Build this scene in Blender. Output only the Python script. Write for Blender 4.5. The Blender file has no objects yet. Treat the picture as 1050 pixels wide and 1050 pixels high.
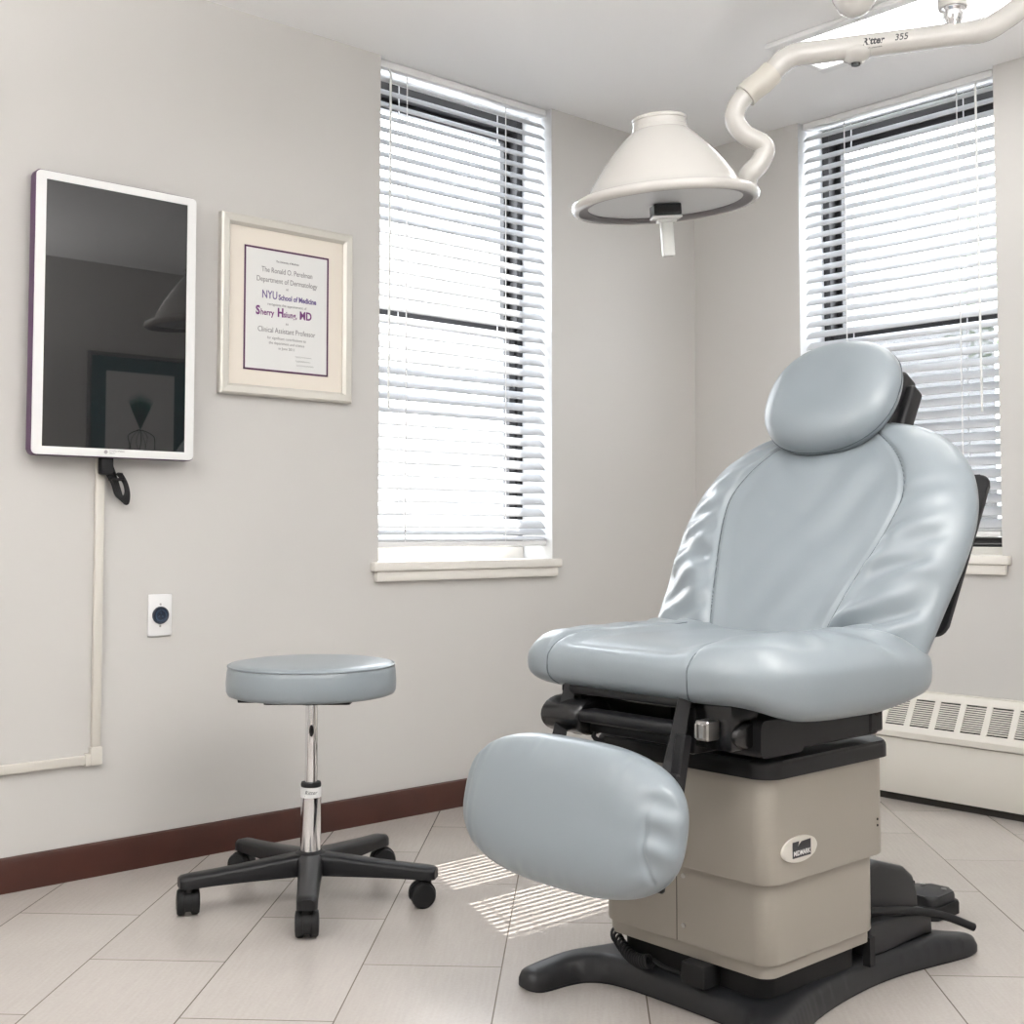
import bpy, bmesh, math, random
from mathutils import Vector, Matrix, noise
R = math.radians
random.seed(7)
scene = bpy.context.scene
COL = scene.collection
# ------------------------------------------------------------------ camera
AZ, PITCH = R(48.174), R(2.93)
cam_data = bpy.data.cameras.new('camera')
cam = bpy.data.objects.new('camera', cam_data)
COL.objects.link(cam)
cam.location = (-3.859, -3.205, 0.905)
cam.rotation_euler = (R(90) + PITCH, 0, AZ - R(90))
cam_data.sensor_width = 36
cam_data.lens = 36 * 1270 / 1050
cam_data.shift_y = -45 / 1050
cam_data.clip_start = 0.02
scene.camera = cam
# ------------------------------------------------------------------ world, sun, exposure
W = bpy.data.worlds.new('daylight')
scene.world = W
W.use_nodes = True
wn = W.node_tree.nodes
wn['Background'].inputs[0].default_value = (0.90, 0.95, 1.0, 1)
wn['Background'].inputs[1].default_value = 5.0
sd = bpy.data.lights.new('sun', 'SUN')
sd.energy = 11.0
sd.angle = R(0.27)
sd.color = (1.0, 0.96, 0.9)
sun = bpy.data.objects.new('sun', sd)
COL.objects.link(sun)
EL = R(57)
sdir = Vector((-0.365 * math.cos(EL), -0.931 * math.cos(EL), -math.sin(EL)))
sun.rotation_euler = sdir.to_track_quat('-Z', 'Y').to_euler()
sun.location = (1, 3, 5)
LAMP_CEIL = 4.5
UPLIGHT = 98.0
scene.view_settings.view_transform = 'Standard'
scene.view_settings.look = 'None'
scene.view_settings.gamma = 1
scene.view_settings.use_curve_mapping = False
scene.view_settings.exposure = 0.97


# ------------------------------------------------------------------ materials
def mat(name, col, rough=0.5, metal=0.0, spec=0.5, bump=None, var=None, coat=0.0):
    """bump=(scale, strength, distance), var=(scale, amount)"""
    m = bpy.data.materials.new(name)
    m.use_nodes = True
    nt = m.node_tree
    b = nt.nodes['Principled BSDF']
    b.inputs['Base Color'].default_value = (*col, 1)
    b.inputs['Roughness'].default_value = rough
    b.inputs['Metallic'].default_value = metal
    b.inputs['Specular IOR Level'].default_value = spec
    b.inputs['Coat Weight'].default_value = coat
    tc = None
    if bump or var:
        tc = nt.nodes.new('ShaderNodeTexCoord')
    if bump:
        n = nt.nodes.new('ShaderNodeTexNoise')
        n.inputs['Scale'].default_value = bump[0]
        n.inputs['Detail'].default_value = 4
        nt.links.new(tc.outputs['Object'], n.inputs['Vector'])
        bp = nt.nodes.new('ShaderNodeBump')
        bp.inputs['Strength'].default_value = bump[1]
        bp.inputs['Distance'].default_value = bump[2]
        nt.links.new(n.outputs['Fac'], bp.inputs['Height'])
        nt.links.new(bp.outputs['Normal'], b.inputs['Normal'])
    if var:
        n = nt.nodes.new('ShaderNodeTexNoise')
        n.inputs['Scale'].default_value = var[0]
        n.inputs['Detail'].default_value = 5
        nt.links.new(tc.outputs['Object'], n.inputs['Vector'])
        mx = nt.nodes.new('ShaderNodeMix')
        mx.data_type = 'RGBA'
        a = var[1]
        mx.inputs[6].default_value = (*[c * (1 - a) for c in col], 1)
        mx.inputs[7].default_value = (*[min(1, c * (1 + a)) for c in col], 1)
        nt.links.new(n.outputs['Fac'], mx.inputs[0])
        nt.links.new(mx.outputs[2], b.inputs['Base Color'])
    return m


def emis(name, col, strength):
    m = bpy.data.materials.new(name)
    m.use_nodes = True
    b = m.node_tree.nodes['Principled BSDF']
    b.inputs['Base Color'].default_value = (0.8, 0.8, 0.8, 1)
    b.inputs['Emission Color'].default_value = (*col, 1)
    b.inputs['Emission Strength'].default_value = strength
    return m


def thin_glass(name, through=0.94, tint=(1, 1, 1)):
    m = bpy.data.materials.new(name)
    m.use_nodes = True
    nt = m.node_tree
    nt.nodes.remove(nt.nodes['Principled BSDF'])
    out = nt.nodes['Material Output']
    tr = nt.nodes.new('ShaderNodeBsdfTransparent')
    tr.inputs[0].default_value = (*tint, 1)
    gl = nt.nodes.new('ShaderNodeBsdfGlossy')
    gl.inputs['Roughness'].default_value = 0.02
    mx = nt.nodes.new('ShaderNodeMixShader')
    mx.inputs[0].default_value = 1 - through
    nt.links.new(tr.outputs[0], mx.inputs[1])
    nt.links.new(gl.outputs[0], mx.inputs[2])
    nt.links.new(mx.outputs[0], out.inputs[0])
    return m


def screen_mesh_mat(name, col, through):
    m = bpy.data.materials.new(name)
    m.use_nodes = True
    nt = m.node_tree
    b = nt.nodes['Principled BSDF']
    b.inputs['Base Color'].default_value = (*col, 1)
    b.inputs['Alpha'].default_value = 1 - through
    return m


def slat_mat():
    m = bpy.data.materials.new('white_slat')
    m.use_nodes = True
    nt = m.node_tree
    b = nt.nodes['Principled BSDF']
    b.inputs['Base Color'].default_value = (0.53, 0.54, 0.56, 1)
    b.inputs['Roughness'].default_value = 0.4
    t = nt.nodes.new('ShaderNodeBsdfTranslucent')
    t.inputs[0].default_value = (0.85, 0.87, 0.9, 1)
    mx = nt.nodes.new('ShaderNodeMixShader')
    mx.inputs[0].default_value = 0.03
    nt.links.new(b.outputs[0], mx.inputs[1])
    nt.links.new(t.outputs[0], mx.inputs[2])
    nt.links.new(mx.outputs[0], nt.nodes['Material Output'].inputs[0])
    return m


def tile_mat():
    m = bpy.data.materials.new('floor_tile')
    m.use_nodes = True
    nt = m.node_tree
    b = nt.nodes['Principled BSDF']
    tc = nt.nodes.new('ShaderNodeTexCoord')
    mp = nt.nodes.new('ShaderNodeMapping')
    mp.inputs['Rotation'].default_value = (0, 0, R(-45))
    # after rotation x = a (tile length), y = -b (tile rows)
    br = nt.nodes.new('ShaderNodeTexBrick')
    br.inputs['Scale'].default_value = 1
    br.inputs['Brick Width'].default_value = 0.606
    br.inputs['Row Height'].default_value = 0.2917
    br.inputs['Mortar Size'].default_value = 0.0016
    br.inputs['Mortar Smooth'].default_value = 0.3
    br.inputs['Bias'].default_value = 0
    br.offset = 0.5
    mp.inputs['Location'].default_value = (TILE_DX, TILE_DY, 0)
    br.inputs['Color1'].default_value = (0.46, 0.42, 0.39, 1)
    br.inputs['Color2'].default_value = (0.50, 0.46, 0.43, 1)
    br.inputs['Mortar'].default_value = (0.16, 0.13, 0.11, 1)
    nt.links.new(tc.outputs['Object'], mp.inputs['Vector'])
    nt.links.new(mp.outputs[0], br.inputs['Vector'])
    # brushed streaks along the tile
    st = nt.nodes.new('ShaderNodeMapping')
    st.inputs['Scale'].default_value = (6, 90, 1)
    nt.links.new(mp.outputs[0], st.inputs['Vector'])
    ns = nt.nodes.new('ShaderNodeTexNoise')
    ns.inputs['Scale'].default_value = 1.6
    ns.inputs['Detail'].default_value = 6
    nt.links.new(st.outputs[0], ns.inputs['Vector'])
    n2 = nt.nodes.new('ShaderNodeTexNoise')
    n2.inputs['Scale'].default_value = 140
    n2.inputs['Detail'].default_value = 3
    nt.links.new(tc.outputs['Object'], n2.inputs['Vector'])
    n3 = nt.nodes.new('ShaderNodeTexNoise')
    n3.inputs['Scale'].default_value = 3.5
    n3.inputs['Detail'].default_value = 4
    nt.links.new(tc.outputs['Object'], n3.inputs['Vector'])
    ad = nt.nodes.new('ShaderNodeMath')
    ad.operation = 'ADD'
    nt.links.new(ns.outputs['Fac'], ad.inputs[0])
    nt.links.new(n2.outputs['Fac'], ad.inputs[1])
    ad2 = nt.nodes.new('ShaderNodeMath')
    ad2.operation = 'ADD'
    nt.links.new(ad.outputs[0], ad2.inputs[0])
    nt.links.new(n3.outputs['Fac'], ad2.inputs[1])
    rmp = nt.nodes.new('ShaderNodeMapRange')
    rmp.inputs['From Min'].default_value = 1.05
    rmp.inputs['From Max'].default_value = 1.95
    rmp.inputs['To Min'].default_value = 0.92
    rmp.inputs['To Max'].default_value = 1.07
    nt.links.new(ad2.outputs[0], rmp.inputs['Value'])
    mul = nt.nodes.new('ShaderNodeVectorMath')
    mul.operation = 'SCALE'
    nt.links.new(br.outputs['Color'], mul.inputs[0])
    nt.links.new(rmp.outputs[0], mul.inputs['Scale'])
    nt.links.new(mul.outputs[0], b.inputs['Base Color'])
    b.inputs['Roughness'].default_value = 0.23
    b.inputs['Specular IOR Level'].default_value = 0.9
    bp = nt.nodes.new('ShaderNodeBump')
    bp.inputs['Strength'].default_value = 0.25
    bp.inputs['Distance'].default_value = 0.0015
    inv = nt.nodes.new('ShaderNodeMath')
    inv.operation = 'MULTIPLY_ADD'
    inv.inputs[1].default_value = -1.0
    inv.inputs[2].default_value = 1.0
    nt.links.new(br.outputs['Fac'], inv.inputs[0])
    ad3 = nt.nodes.new('ShaderNodeMath')
    ad3.operation = 'MULTIPLY_ADD'
    ad3.inputs[1].default_value = 0.12
    nt.links.new(n2.outputs['Fac'], ad3.inputs[0])
    nt.links.new(inv.outputs[0], ad3.inputs[2])
    nt.links.new(ad3.outputs[0], bp.inputs['Height'])
    nt.links.new(bp.outputs['Normal'], b.inputs['Normal'])
    return m


TILE_DX, TILE_DY = 2.374, 0.246

M = {
    'wall': mat('wall_paint', (0.61, 0.595, 0.575), 0.7, spec=0.3, bump=(60, 0.06, 0.002), var=(1.2, 0.02)),
    'ceiling': mat('ceiling_paint', (0.90, 0.90, 0.90), 0.8, spec=0.2, bump=(90, 0.04, 0.002)),
    'reveal': mat('reveal_paint', (0.78, 0.79, 0.80), 0.6, spec=0.3),
    'outside': mat('outside_render', (0.55, 0.5, 0.45), 0.9, var=(8, 0.15)),
    'sill': mat('sill_paint', (0.80, 0.77, 0.72), 0.4, spec=0.4, bump=(30, 0.05, 0.002)),
    'wood': mat('mahogany_baseboard', (0.055, 0.016, 0.010), 0.38, bump=(25, 0.1, 0.002), var=(7, 0.35)),
    'black_alu': mat('black_window_metal', (0.018, 0.017, 0.018), 0.45),
    'glass': thin_glass('window_glass'),
    'insect': screen_mesh_mat('insect_screen_mesh', (0.12, 0.13, 0.13), 0.09),
    'slat': slat_mat(),
    'white': mat('white_plastic', (0.82, 0.82, 0.82), 0.35),
    'cord': mat('white_cord', (0.8, 0.8, 0.8), 0.7),
    'cream': mat('cream_plastic', (0.66, 0.63, 0.575), 0.4),
    'enamel': mat('cream_enamel', (0.53, 0.515, 0.49), 0.22, coat=0.4),
    'sleeve': mat('cream_sleeve', (0.54, 0.515, 0.465), 0.4),
    'heater': mat('heater_enamel', (0.72, 0.69, 0.63), 0.4, bump=(40, 0.03, 0.001)),
    'dark': mat('dark_cavity', (0.03, 0.026, 0.022), 0.8),
    'vinyl': mat('blue_grey_vinyl', (0.250, 0.286, 0.312), 0.31, spec=0.6, bump=(420, 0.05, 0.0006), var=(3, 0.03)),
    'vinyl_seam': mat('seam_thread', (0.085, 0.10, 0.115), 0.6),
    'beige': mat('beige_enamel', (0.335, 0.308, 0.268), 0.42, bump=(250, 0.05, 0.0008)),
    'black': mat('black_plastic', (0.010, 0.010, 0.0115), 0.42, spec=0.35, bump=(300, 0.06, 0.0006)),
    'black_gloss': mat('black_enamel', (0.008, 0.008, 0.009), 0.25),
    'rubber': mat('black_rubber', (0.012, 0.012, 0.013), 0.6, spec=0.3),
    'charcoal': mat('charcoal_cover', (0.014, 0.0145, 0.017), 0.45, bump=(300, 0.08, 0.0006)),
    'chrome': mat('polished_chrome', (0.82, 0.82, 0.84), 0.07, metal=1),
    'steel': mat('brushed_steel', (0.45, 0.44, 0.43), 0.28, metal=1),
    'purple': mat('purple_plastic', (0.075, 0.022, 0.085), 0.35),
    'screen': mat('black_glass_screen', (0.014, 0.014, 0.015), 0.015, spec=0.5),
    'silver': mat('champagne_frame', (0.66, 0.64, 0.59), 0.36, metal=0.35, bump=(40, 0.03, 0.001)),
    'mat_board': mat('cream_mat_board', (0.80, 0.74, 0.66), 0.9),
    'paper': mat('certificate_paper', (0.76, 0.76, 0.75), 0.8),
    'purple_line': mat('purple_line', (0.10, 0.035, 0.09), 0.8),
    'ink': mat('grey_ink', (0.24, 0.23, 0.24), 0.9),
    'ink_blue': mat('violet_ink', (0.17, 0.13, 0.30), 0.9),
    'ink_purple': mat('purple_ink', (0.19, 0.06, 0.20), 0.9),
    'print': mat('dark_print', (0.04, 0.04, 0.045), 0.6),
    'logo_grey': mat('logo_grey', (0.25, 0.22, 0.26), 0.6),
    'navy': mat('navy_socket', (0.012, 0.02, 0.04), 0.35),
    'navy_light': mat('navy_socket_ring', (0.03, 0.06, 0.11), 0.35),
    'diffuser': emis('lamp_diffuser', (1.0, 0.985, 0.96), LAMP_CEIL),
    'lens': mat('frosted_lens', (0.62, 0.63, 0.64), 0.25, bump=(160, 0.15, 0.002)),
    'lens_ring': mat('grey_gasket', (0.16, 0.15, 0.155), 0.5),
    'handle': mat('translucent_handle', (0.80, 0.81, 0.79), 0.2),
    'teal': mat('teal_mat_board', (0.035, 0.13, 0.15), 0.9),
    'teal_leaf': mat('teal_leaf', (0.02, 0.20, 0.19), 0.8),
    'pewter': mat('pewter_frame', (0.22, 0.22, 0.23), 0.35, metal=0.6),
    'ply': mat('seat_board', (0.42, 0.33, 0.25), 0.7, var=(12, 0.15)),
    'bark': mat('bark', (0.22, 0.19, 0.16), 0.9, var=(20, 0.2)),
    'leaf': mat('pale_leaf', (0.20, 0.27, 0.17), 0.7, var=(4, 0.3)),
    'stucco': mat('neighbour_stucco', (0.42, 0.41, 0.40), 0.9, var=(5, 0.1)),
}

M['screen'].node_tree.nodes['Principled BSDF'].inputs['IOR'].default_value = 1.65
# ------------------------------------------------------------------ helpers
ORG = {}


def put(name, bm, m, parent=None, smooth=None, recalc=True):
    """link a bmesh (built in world coordinates) as one mesh object under parent"""
    if recalc:
        bmesh.ops.recalc_face_normals(bm, faces=bm.faces[:])
    o0 = ORG.get(parent.name, Vector((0, 0, 0))) if parent else Vector((0, 0, 0))
    for v in bm.verts:
        v.co -= o0
    me = bpy.data.meshes.new(name)
    bm.to_mesh(me)
    bm.free()
    me.materials.append(M[m] if isinstance(m, str) else m)
    o = bpy.data.objects.new(name, me)
    COL.objects.link(o)
    if parent:
        o.parent = parent
    ORG[o.name] = o0
    if smooth is not None:
        for p in me.polygons:
            p.use_smooth = True
        if smooth < 179:
            me.set_sharp_from_angle(angle=R(smooth))
    return o


def thing(name, loc, label, cat, group=None):
    o = bpy.data.objects.new(name, None)
    COL.objects.link(o)
    o.location = loc
    o.empty_display_size = 0.1
    ORG[o.name] = Vector(loc)
    o['label'] = label
    o['category'] = cat
    if group:
        o['group'] = group
    return o


def struct(o):
    o['kind'] = 'structure'
    return o


def add_box(bm, x0, x1, y0, y1, z0, z1, bev=0, seg=2, mtx=None, edges=None):
    r = bmesh.ops.create_cube(bm, size=1)
    vs = r['verts']
    for v in vs:
        v.co = Vector(((x0 + x1) / 2 + v.co.x * (x1 - x0), (y0 + y1) / 2 + v.co.y * (y1 - y0),
                       (z0 + z1) / 2 + v.co.z * (z1 - z0)))
    if bev > 0:
        es = set()
        for v in vs:
            for e in v.link_edges:
                d = (e.verts[0].co - e.verts[1].co).normalized()
                if edges is None or abs(d[edges]) > 0.9:
                    es.add(e)
        b = bmesh.ops.bevel(bm, geom=list(es), offset=bev, segments=seg, profile=0.5, affect='EDGES')
        vs = [v for v in set(b['verts']) | set(vs) if v.is_valid]
    if mtx is not None:
        bmesh.ops.transform(bm, matrix=mtx, verts=vs)
    return vs


def bx(x0, x1, y0, y1, z0, z1, bev=0, seg=2, mtx=None, edges=None):
    bm = bmesh.new()
    add_box(bm, min(x0, x1), max(x0, x1), min(y0, y1), max(y0, y1), min(z0, z1), max(z0, z1), bev, seg, mtx, edges)
    return bm


def frame_mtx(o, a, b, c=None):
    """local x->a, y->b, z->c at o"""
    a, b = Vector(a).normalized(), Vector(b).normalized()
    c = Vector(c).normalized() if c is not None else a.cross(b).normalized()
    return Matrix(((a.x, b.x, c.x, o[0]), (a.y, b.y, c.y, o[1]), (a.z, b.z, c.z, o[2]), (0, 0, 0, 1)))


def add_lathe(bm, prof, mtx=None, n=48, cap=True):
    rings = []
    for r, z in prof:
        if r < 1e-6:
            rings.append([bm.verts.new((0, 0, z))])
        else:
            rings.append([bm.verts.new((r * math.cos(2 * math.pi * k / n), r * math.sin(2 * math.pi * k / n), z)) for k in range(n)])
    for A, B in zip(rings, rings[1:]):
        for k in range(n):
            k2 = (k + 1) % n
            if len(A) == 1 and len(B) == 1:
                continue
            if len(A) == 1:
                bm.faces.new((A[0], B[k], B[k2]))
            elif len(B) == 1:
                bm.faces.new((A[k], A[k2], B[0]))
            else:
                bm.faces.new((A[k], A[k2], B[k2], B[k]))
    if cap:
        for ring in (rings[0], rings[-1]):
            if len(ring) > 2:
                bm.faces.new(ring)
    vs = [v for ring in rings for v in ring]
    if mtx is not None:
        bmesh.ops.transform(bm, matrix=mtx, verts=vs)
    return vs


def lathe(prof, mtx=None, n=48, cap=True):
    bm = bmesh.new()
    add_lathe(bm, prof, mtx, n, cap)
    return bm


def smooth_path(pts, sub=6):
    P = [Vector(p) for p in pts]
    out = []
    for i in range(len(P) - 1):
        p0 = P[max(i - 1, 0)]
        p1, p2 = P[i], P[i + 1]
        p3 = P[min(i + 2, len(P) - 1)]
        for k in range(sub):
            t = k / sub
            out.append(0.5 * ((2 * p1) + (p2 - p0) * t + (2 * p0 - 5 * p1 + 4 * p2 - p3) * t * t + (3 * p1 - p0 - 3 * p2 + p3) * t ** 3))
    out.append(P[-1])
    return out


def add_tube(bm, pts, rad, n=16, cap=True, closed=False):
    P = [Vector(p) for p in pts]
    L = len(P)
    rr = rad if isinstance(rad, (list, tuple)) else [rad] * L
    T = []
    for i in range(L):
        if closed:
            d = P[(i + 1) % L] - P[i - 1]
        else:
            d = P[min(i + 1, L - 1)] - P[max(i - 1, 0)]
        T.append(d.normalized())
    ref = Vector((0, 0, 1)) if abs(T[0].z) < 0.9 else Vector((1, 0, 0))
    u = T[0].cross(ref).normalized()
    rings = []
    for i in range(L):
        u = (u - T[i] * u.dot(T[i])).normalized()
        w = T[i].cross(u)
        rings.append([bm.verts.new(P[i] + (u * math.cos(2 * math.pi * k / n) + w * math.sin(2 * math.pi * k / n)) * rr[i]) for k in range(n)])
    seq = list(zip(rings, rings[1:]))
    if closed:
        seq.append((rings[-1], rings[0]))
    for A, B in seq:
        for k in range(n):
            bm.faces.new((A[k], A[(k + 1) % n], B[(k + 1) % n], B[k]))
    if cap and not closed:
        bm.faces.new(rings[0])
        bm.faces.new(rings[-1])


def tube(pts, rad, n=16, cap=True, closed=False):
    bm = bmesh.new()
    add_tube(bm, pts, rad, n, cap, closed)
    return bm


def add_prism(bm, poly, z0, z1, bev=0, seg=3, mtx=None, which='top'):
    """poly in local xy, extruded z0..z1, bevel on the rims"""
    bot = [bm.verts.new((p[0], p[1], z0)) for p in poly]
    top = [bm.verts.new((p[0], p[1], z1)) for p in poly]
    n = len(poly)
    bm.faces.new(bot[::-1])
    bm.faces.new(top)
    for k in range(n):
        bm.faces.new((bot[k], bot[(k + 1) % n], top[(k + 1) % n], top[k]))
    vs = bot + top
    if bev:
        es = []
        loops = [top] if which == 'top' else [top, bot]
        for lp in loops:
            for k in range(n):
                e = bm.edges.get((lp[k], lp[(k + 1) % n]))
                es.append(e)
        b = bmesh.ops.bevel(bm, geom=es, offset=bev, segments=seg, profile=0.5, affect='EDGES')
        vs = [v for v in set(vs) | set(b['verts']) if v.is_valid]
    if mtx is not None:
        bmesh.ops.transform(bm, matrix=mtx, verts=vs)


def rrect(w, h, r, n=6, cx=0, cy=0):
    out = []
    for sx, sy, a0 in ((1, 1, 0), (-1, 1, 90), (-1, -1, 180), (1, -1, 270)):
        for k in range(n + 1):
            a = R(a0 + 90 * k / n)
            out.append((cx + sx * (w / 2 - r) + r * math.cos(a), cy + sy * (h / 2 - r) + r * math.sin(a)))
    return out


def ellipse(a, b, n=48):
    return [(a * math.cos(2 * math.pi * k / n), b * math.sin(2 * math.pi * k / n)) for k in range(n)]


DEPS = None


def add_text(bm, s, size, mtx, align='CENTER', bold=0.0, shear=0.0, xs=1.0):
    cu = bpy.data.curves.new('lettering_curve', 'FONT')
    cu.body = s
    cu.size = size
    cu.align_x = align
    cu.extrude = size * 0.01
    cu.offset = bold
    cu.shear = shear
    cu.resolution_u = 3
    o = bpy.data.objects.new('lettering_curve', cu)
    COL.objects.link(o)
    dg = bpy.context.evaluated_depsgraph_get()
    dg.update()
    me = bpy.data.meshes.new_from_object(o.evaluated_get(dg))
    S = Matrix.Diagonal((xs, 1, 1, 1))
    xr = [v.co.x for v in me.vertices]
    span = (max(xr) - min(xr)) * xs
    me.transform(mtx @ S)
    bm.from_mesh(me)
    bpy.data.objects.remove(o)
    bpy.data.curves.remove(cu)
    bpy.data.meshes.remove(me)
    return span


def sstep(a, b, x):
    t = min(1, max(0, (x - a) / (b - a)))
    return t * t * (3 - 2 * t)


def interp(tab, x):
    """smooth (Catmull-Rom style) table lookup"""
    n = len(tab)
    if x <= tab[0][0]:
        return tab[0][1]
    if x >= tab[-1][0]:
        return tab[-1][1]
    for i in range(n - 1):
        if x <= tab[i + 1][0]:
            break

    def slope(k):
        a, b = max(k - 1, 0), min(k + 1, n - 1)
        return (tab[b][1] - tab[a][1]) / (tab[b][0] - tab[a][0])
    h = tab[i + 1][0] - tab[i][0]
    t = (x - tab[i][0]) / h
    m0, m1 = slope(i) * h, slope(i + 1) * h
    return (2 * t ** 3 - 3 * t * t + 1) * tab[i][1] + (t ** 3 - 2 * t * t + t) * m0 + (3 * t * t - 2 * t ** 3) * tab[i + 1][1] + (t ** 3 - t * t) * m1


# ------------------------------------------------------------------ room shell
H = 2.44
WT = 0.35            # wall thickness
XW, YW = -4.85, -3.72  # far ends of the room behind the camera
bm = bmesh.new()
add_box(bm, XW - 0.1, WT, YW - 0.1, WT, -0.1, 0)
struct(put('floor', bm, tile_mat()))
struct(put('ceiling', bx(XW - 0.1, WT, YW - 0.1, WT, H, H + 0.12), 'ceiling'))


def wall_quads(bm, P, us, zs, hole):
    """flat wall grid on P(u, z) leaving out the hole cell"""
    for i in range(len(us) - 1):
        for j in range(len(zs) - 1):
            if (i, j) in hole:
                continue
            bm.faces.new([bm.verts.new(P(u, z)) for u, z in ((us[i], zs[j]), (us[i + 1], zs[j]), (us[i + 1], zs[j + 1]), (us[i], zs[j + 1]))])


# window openings: left wall x -1.56..-0.80, right wall y -1.27..-0.504
WL = (-1.558, -0.798)
WR = (-1.271, -0.504)
SZ_L, SZ_R = 0.785, 0.80
for nm, sw in (('wall_left', 0), ('wall_right', 1)):
    if sw == 0:
        us = [XW, WL[0], WL[1], 0]
        sz = SZ_L
        P = lambda u, z, d=0: Vector((u, d, z))
    else:
        us = [YW, WR[0], WR[1], 0]
        sz = SZ_R
        P = lambda u, z, d=0: Vector((d, u, z))
    bm = bmesh.new()
    zs = [0, sz, H]
    wall_quads(bm, lambda u, z: P(u, z, 0), us, zs, {(1, 1)})
    usb = [us[0], us[1], us[2], WT]
    wall_quads(bm, lambda u, z: P(u, z, WT), usb, [0, sz, 2.41, H], {(1, 1)})
    # bottom of the opening and the lintel
    o0, o1 = us[1], us[2]
    for z in (sz,):
        bm.faces.new([bm.verts.new(P(*q)) for q in ((o0, z, 0), (o1, z, 0), (o1, z, WT), (o0, z, WT))])
    bm.faces.new([bm.verts.new(P(*q)) for q in ((o0, 2.41, 0.24), (o1, 2.41, 0.24), (o1, 2.41, WT), (o0, 2.41, WT))])
    bm.faces.new([bm.verts.new(P(*q)) for q in ((o0, 2.41, 0.24), (o1, 2.41, 0.24), (o1, H, 0.24), (o0, H, 0.24))])
    for z0_, z1_ in ((0, H),):
        e = us[0]
        bm.faces.new([bm.verts.new(P(*q)) for q in ((e, 0, 0), (e, 0, WT), (e, H, WT), (e, H, 0))])
    # jambs (painted with the wall)
    for o in (o0, o1):
        bm.faces.new([bm.verts.new(P(*q)) for q in ((o, sz, 0), (o, sz, WT), (o, H, WT), (o, H, 0))])
    bmesh.ops.remove_doubles(bm, verts=bm.verts[:], dist=1e-5)
    w_ = struct(put(nm, bm, 'wall', recalc=False))
    w_.data.materials.append(M['reveal'])
    for p in w_.data.polygons:
        c = p.center
        dd, uu = (c.y, c.x) if sw == 0 else (c.x, c.y)
        if 0.01 < dd < WT - 0.01 and o0 - 0.01 < uu < o1 + 0.01:
            p.material_index = 1
struct(put('wall_back', bx(XW - 0.1, 0, YW - 0.1, YW, 0, H), 'wall'))
struct(put('wall_front', bx(XW - 0.1, XW, YW, WT, 0, H), 'wall'))

# baseboards
bm = bmesh.new()
pr = [(0, 0), (-0.016, 0), (-0.016, 0.072), (-0.012, 0.083), (-0.006, 0.086), (0, 0.086)]
add_prism(bm, pr, XW, -0.001, mtx=Matrix(((0, 0, 1, 0), (1, 0, 0, 0), (0, 1, 0, 0), (0, 0, 0, 1))))
struct(put('baseboard_left', bm, 'wood', smooth=30))
bm = bmesh.new()
add_prism(bm, pr, -0.32, -0.017, mtx=Matrix(((1, 0, 0, 0), (0, 0, 1, 0), (0, 1, 0, 0), (0, 0, 0, 1))))
struct(put('baseboard_right', bm, 'wood', smooth=30))


# ------------------------------------------------------------------ windows and blinds
def wmap(side):
    """(u along wall, d depth outward, z) -> world"""
    if side == 'L':
        return Matrix(((1, 0, 0, 0), (0, 1, 0, 0), (0, 0, 1, 0), (0, 0, 0, 1)))
    return Matrix(((0, 1, 0, 0), (1, 0, 0, 0), (0, 0, 1, 0), (0, 0, 0, 1)))


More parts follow.
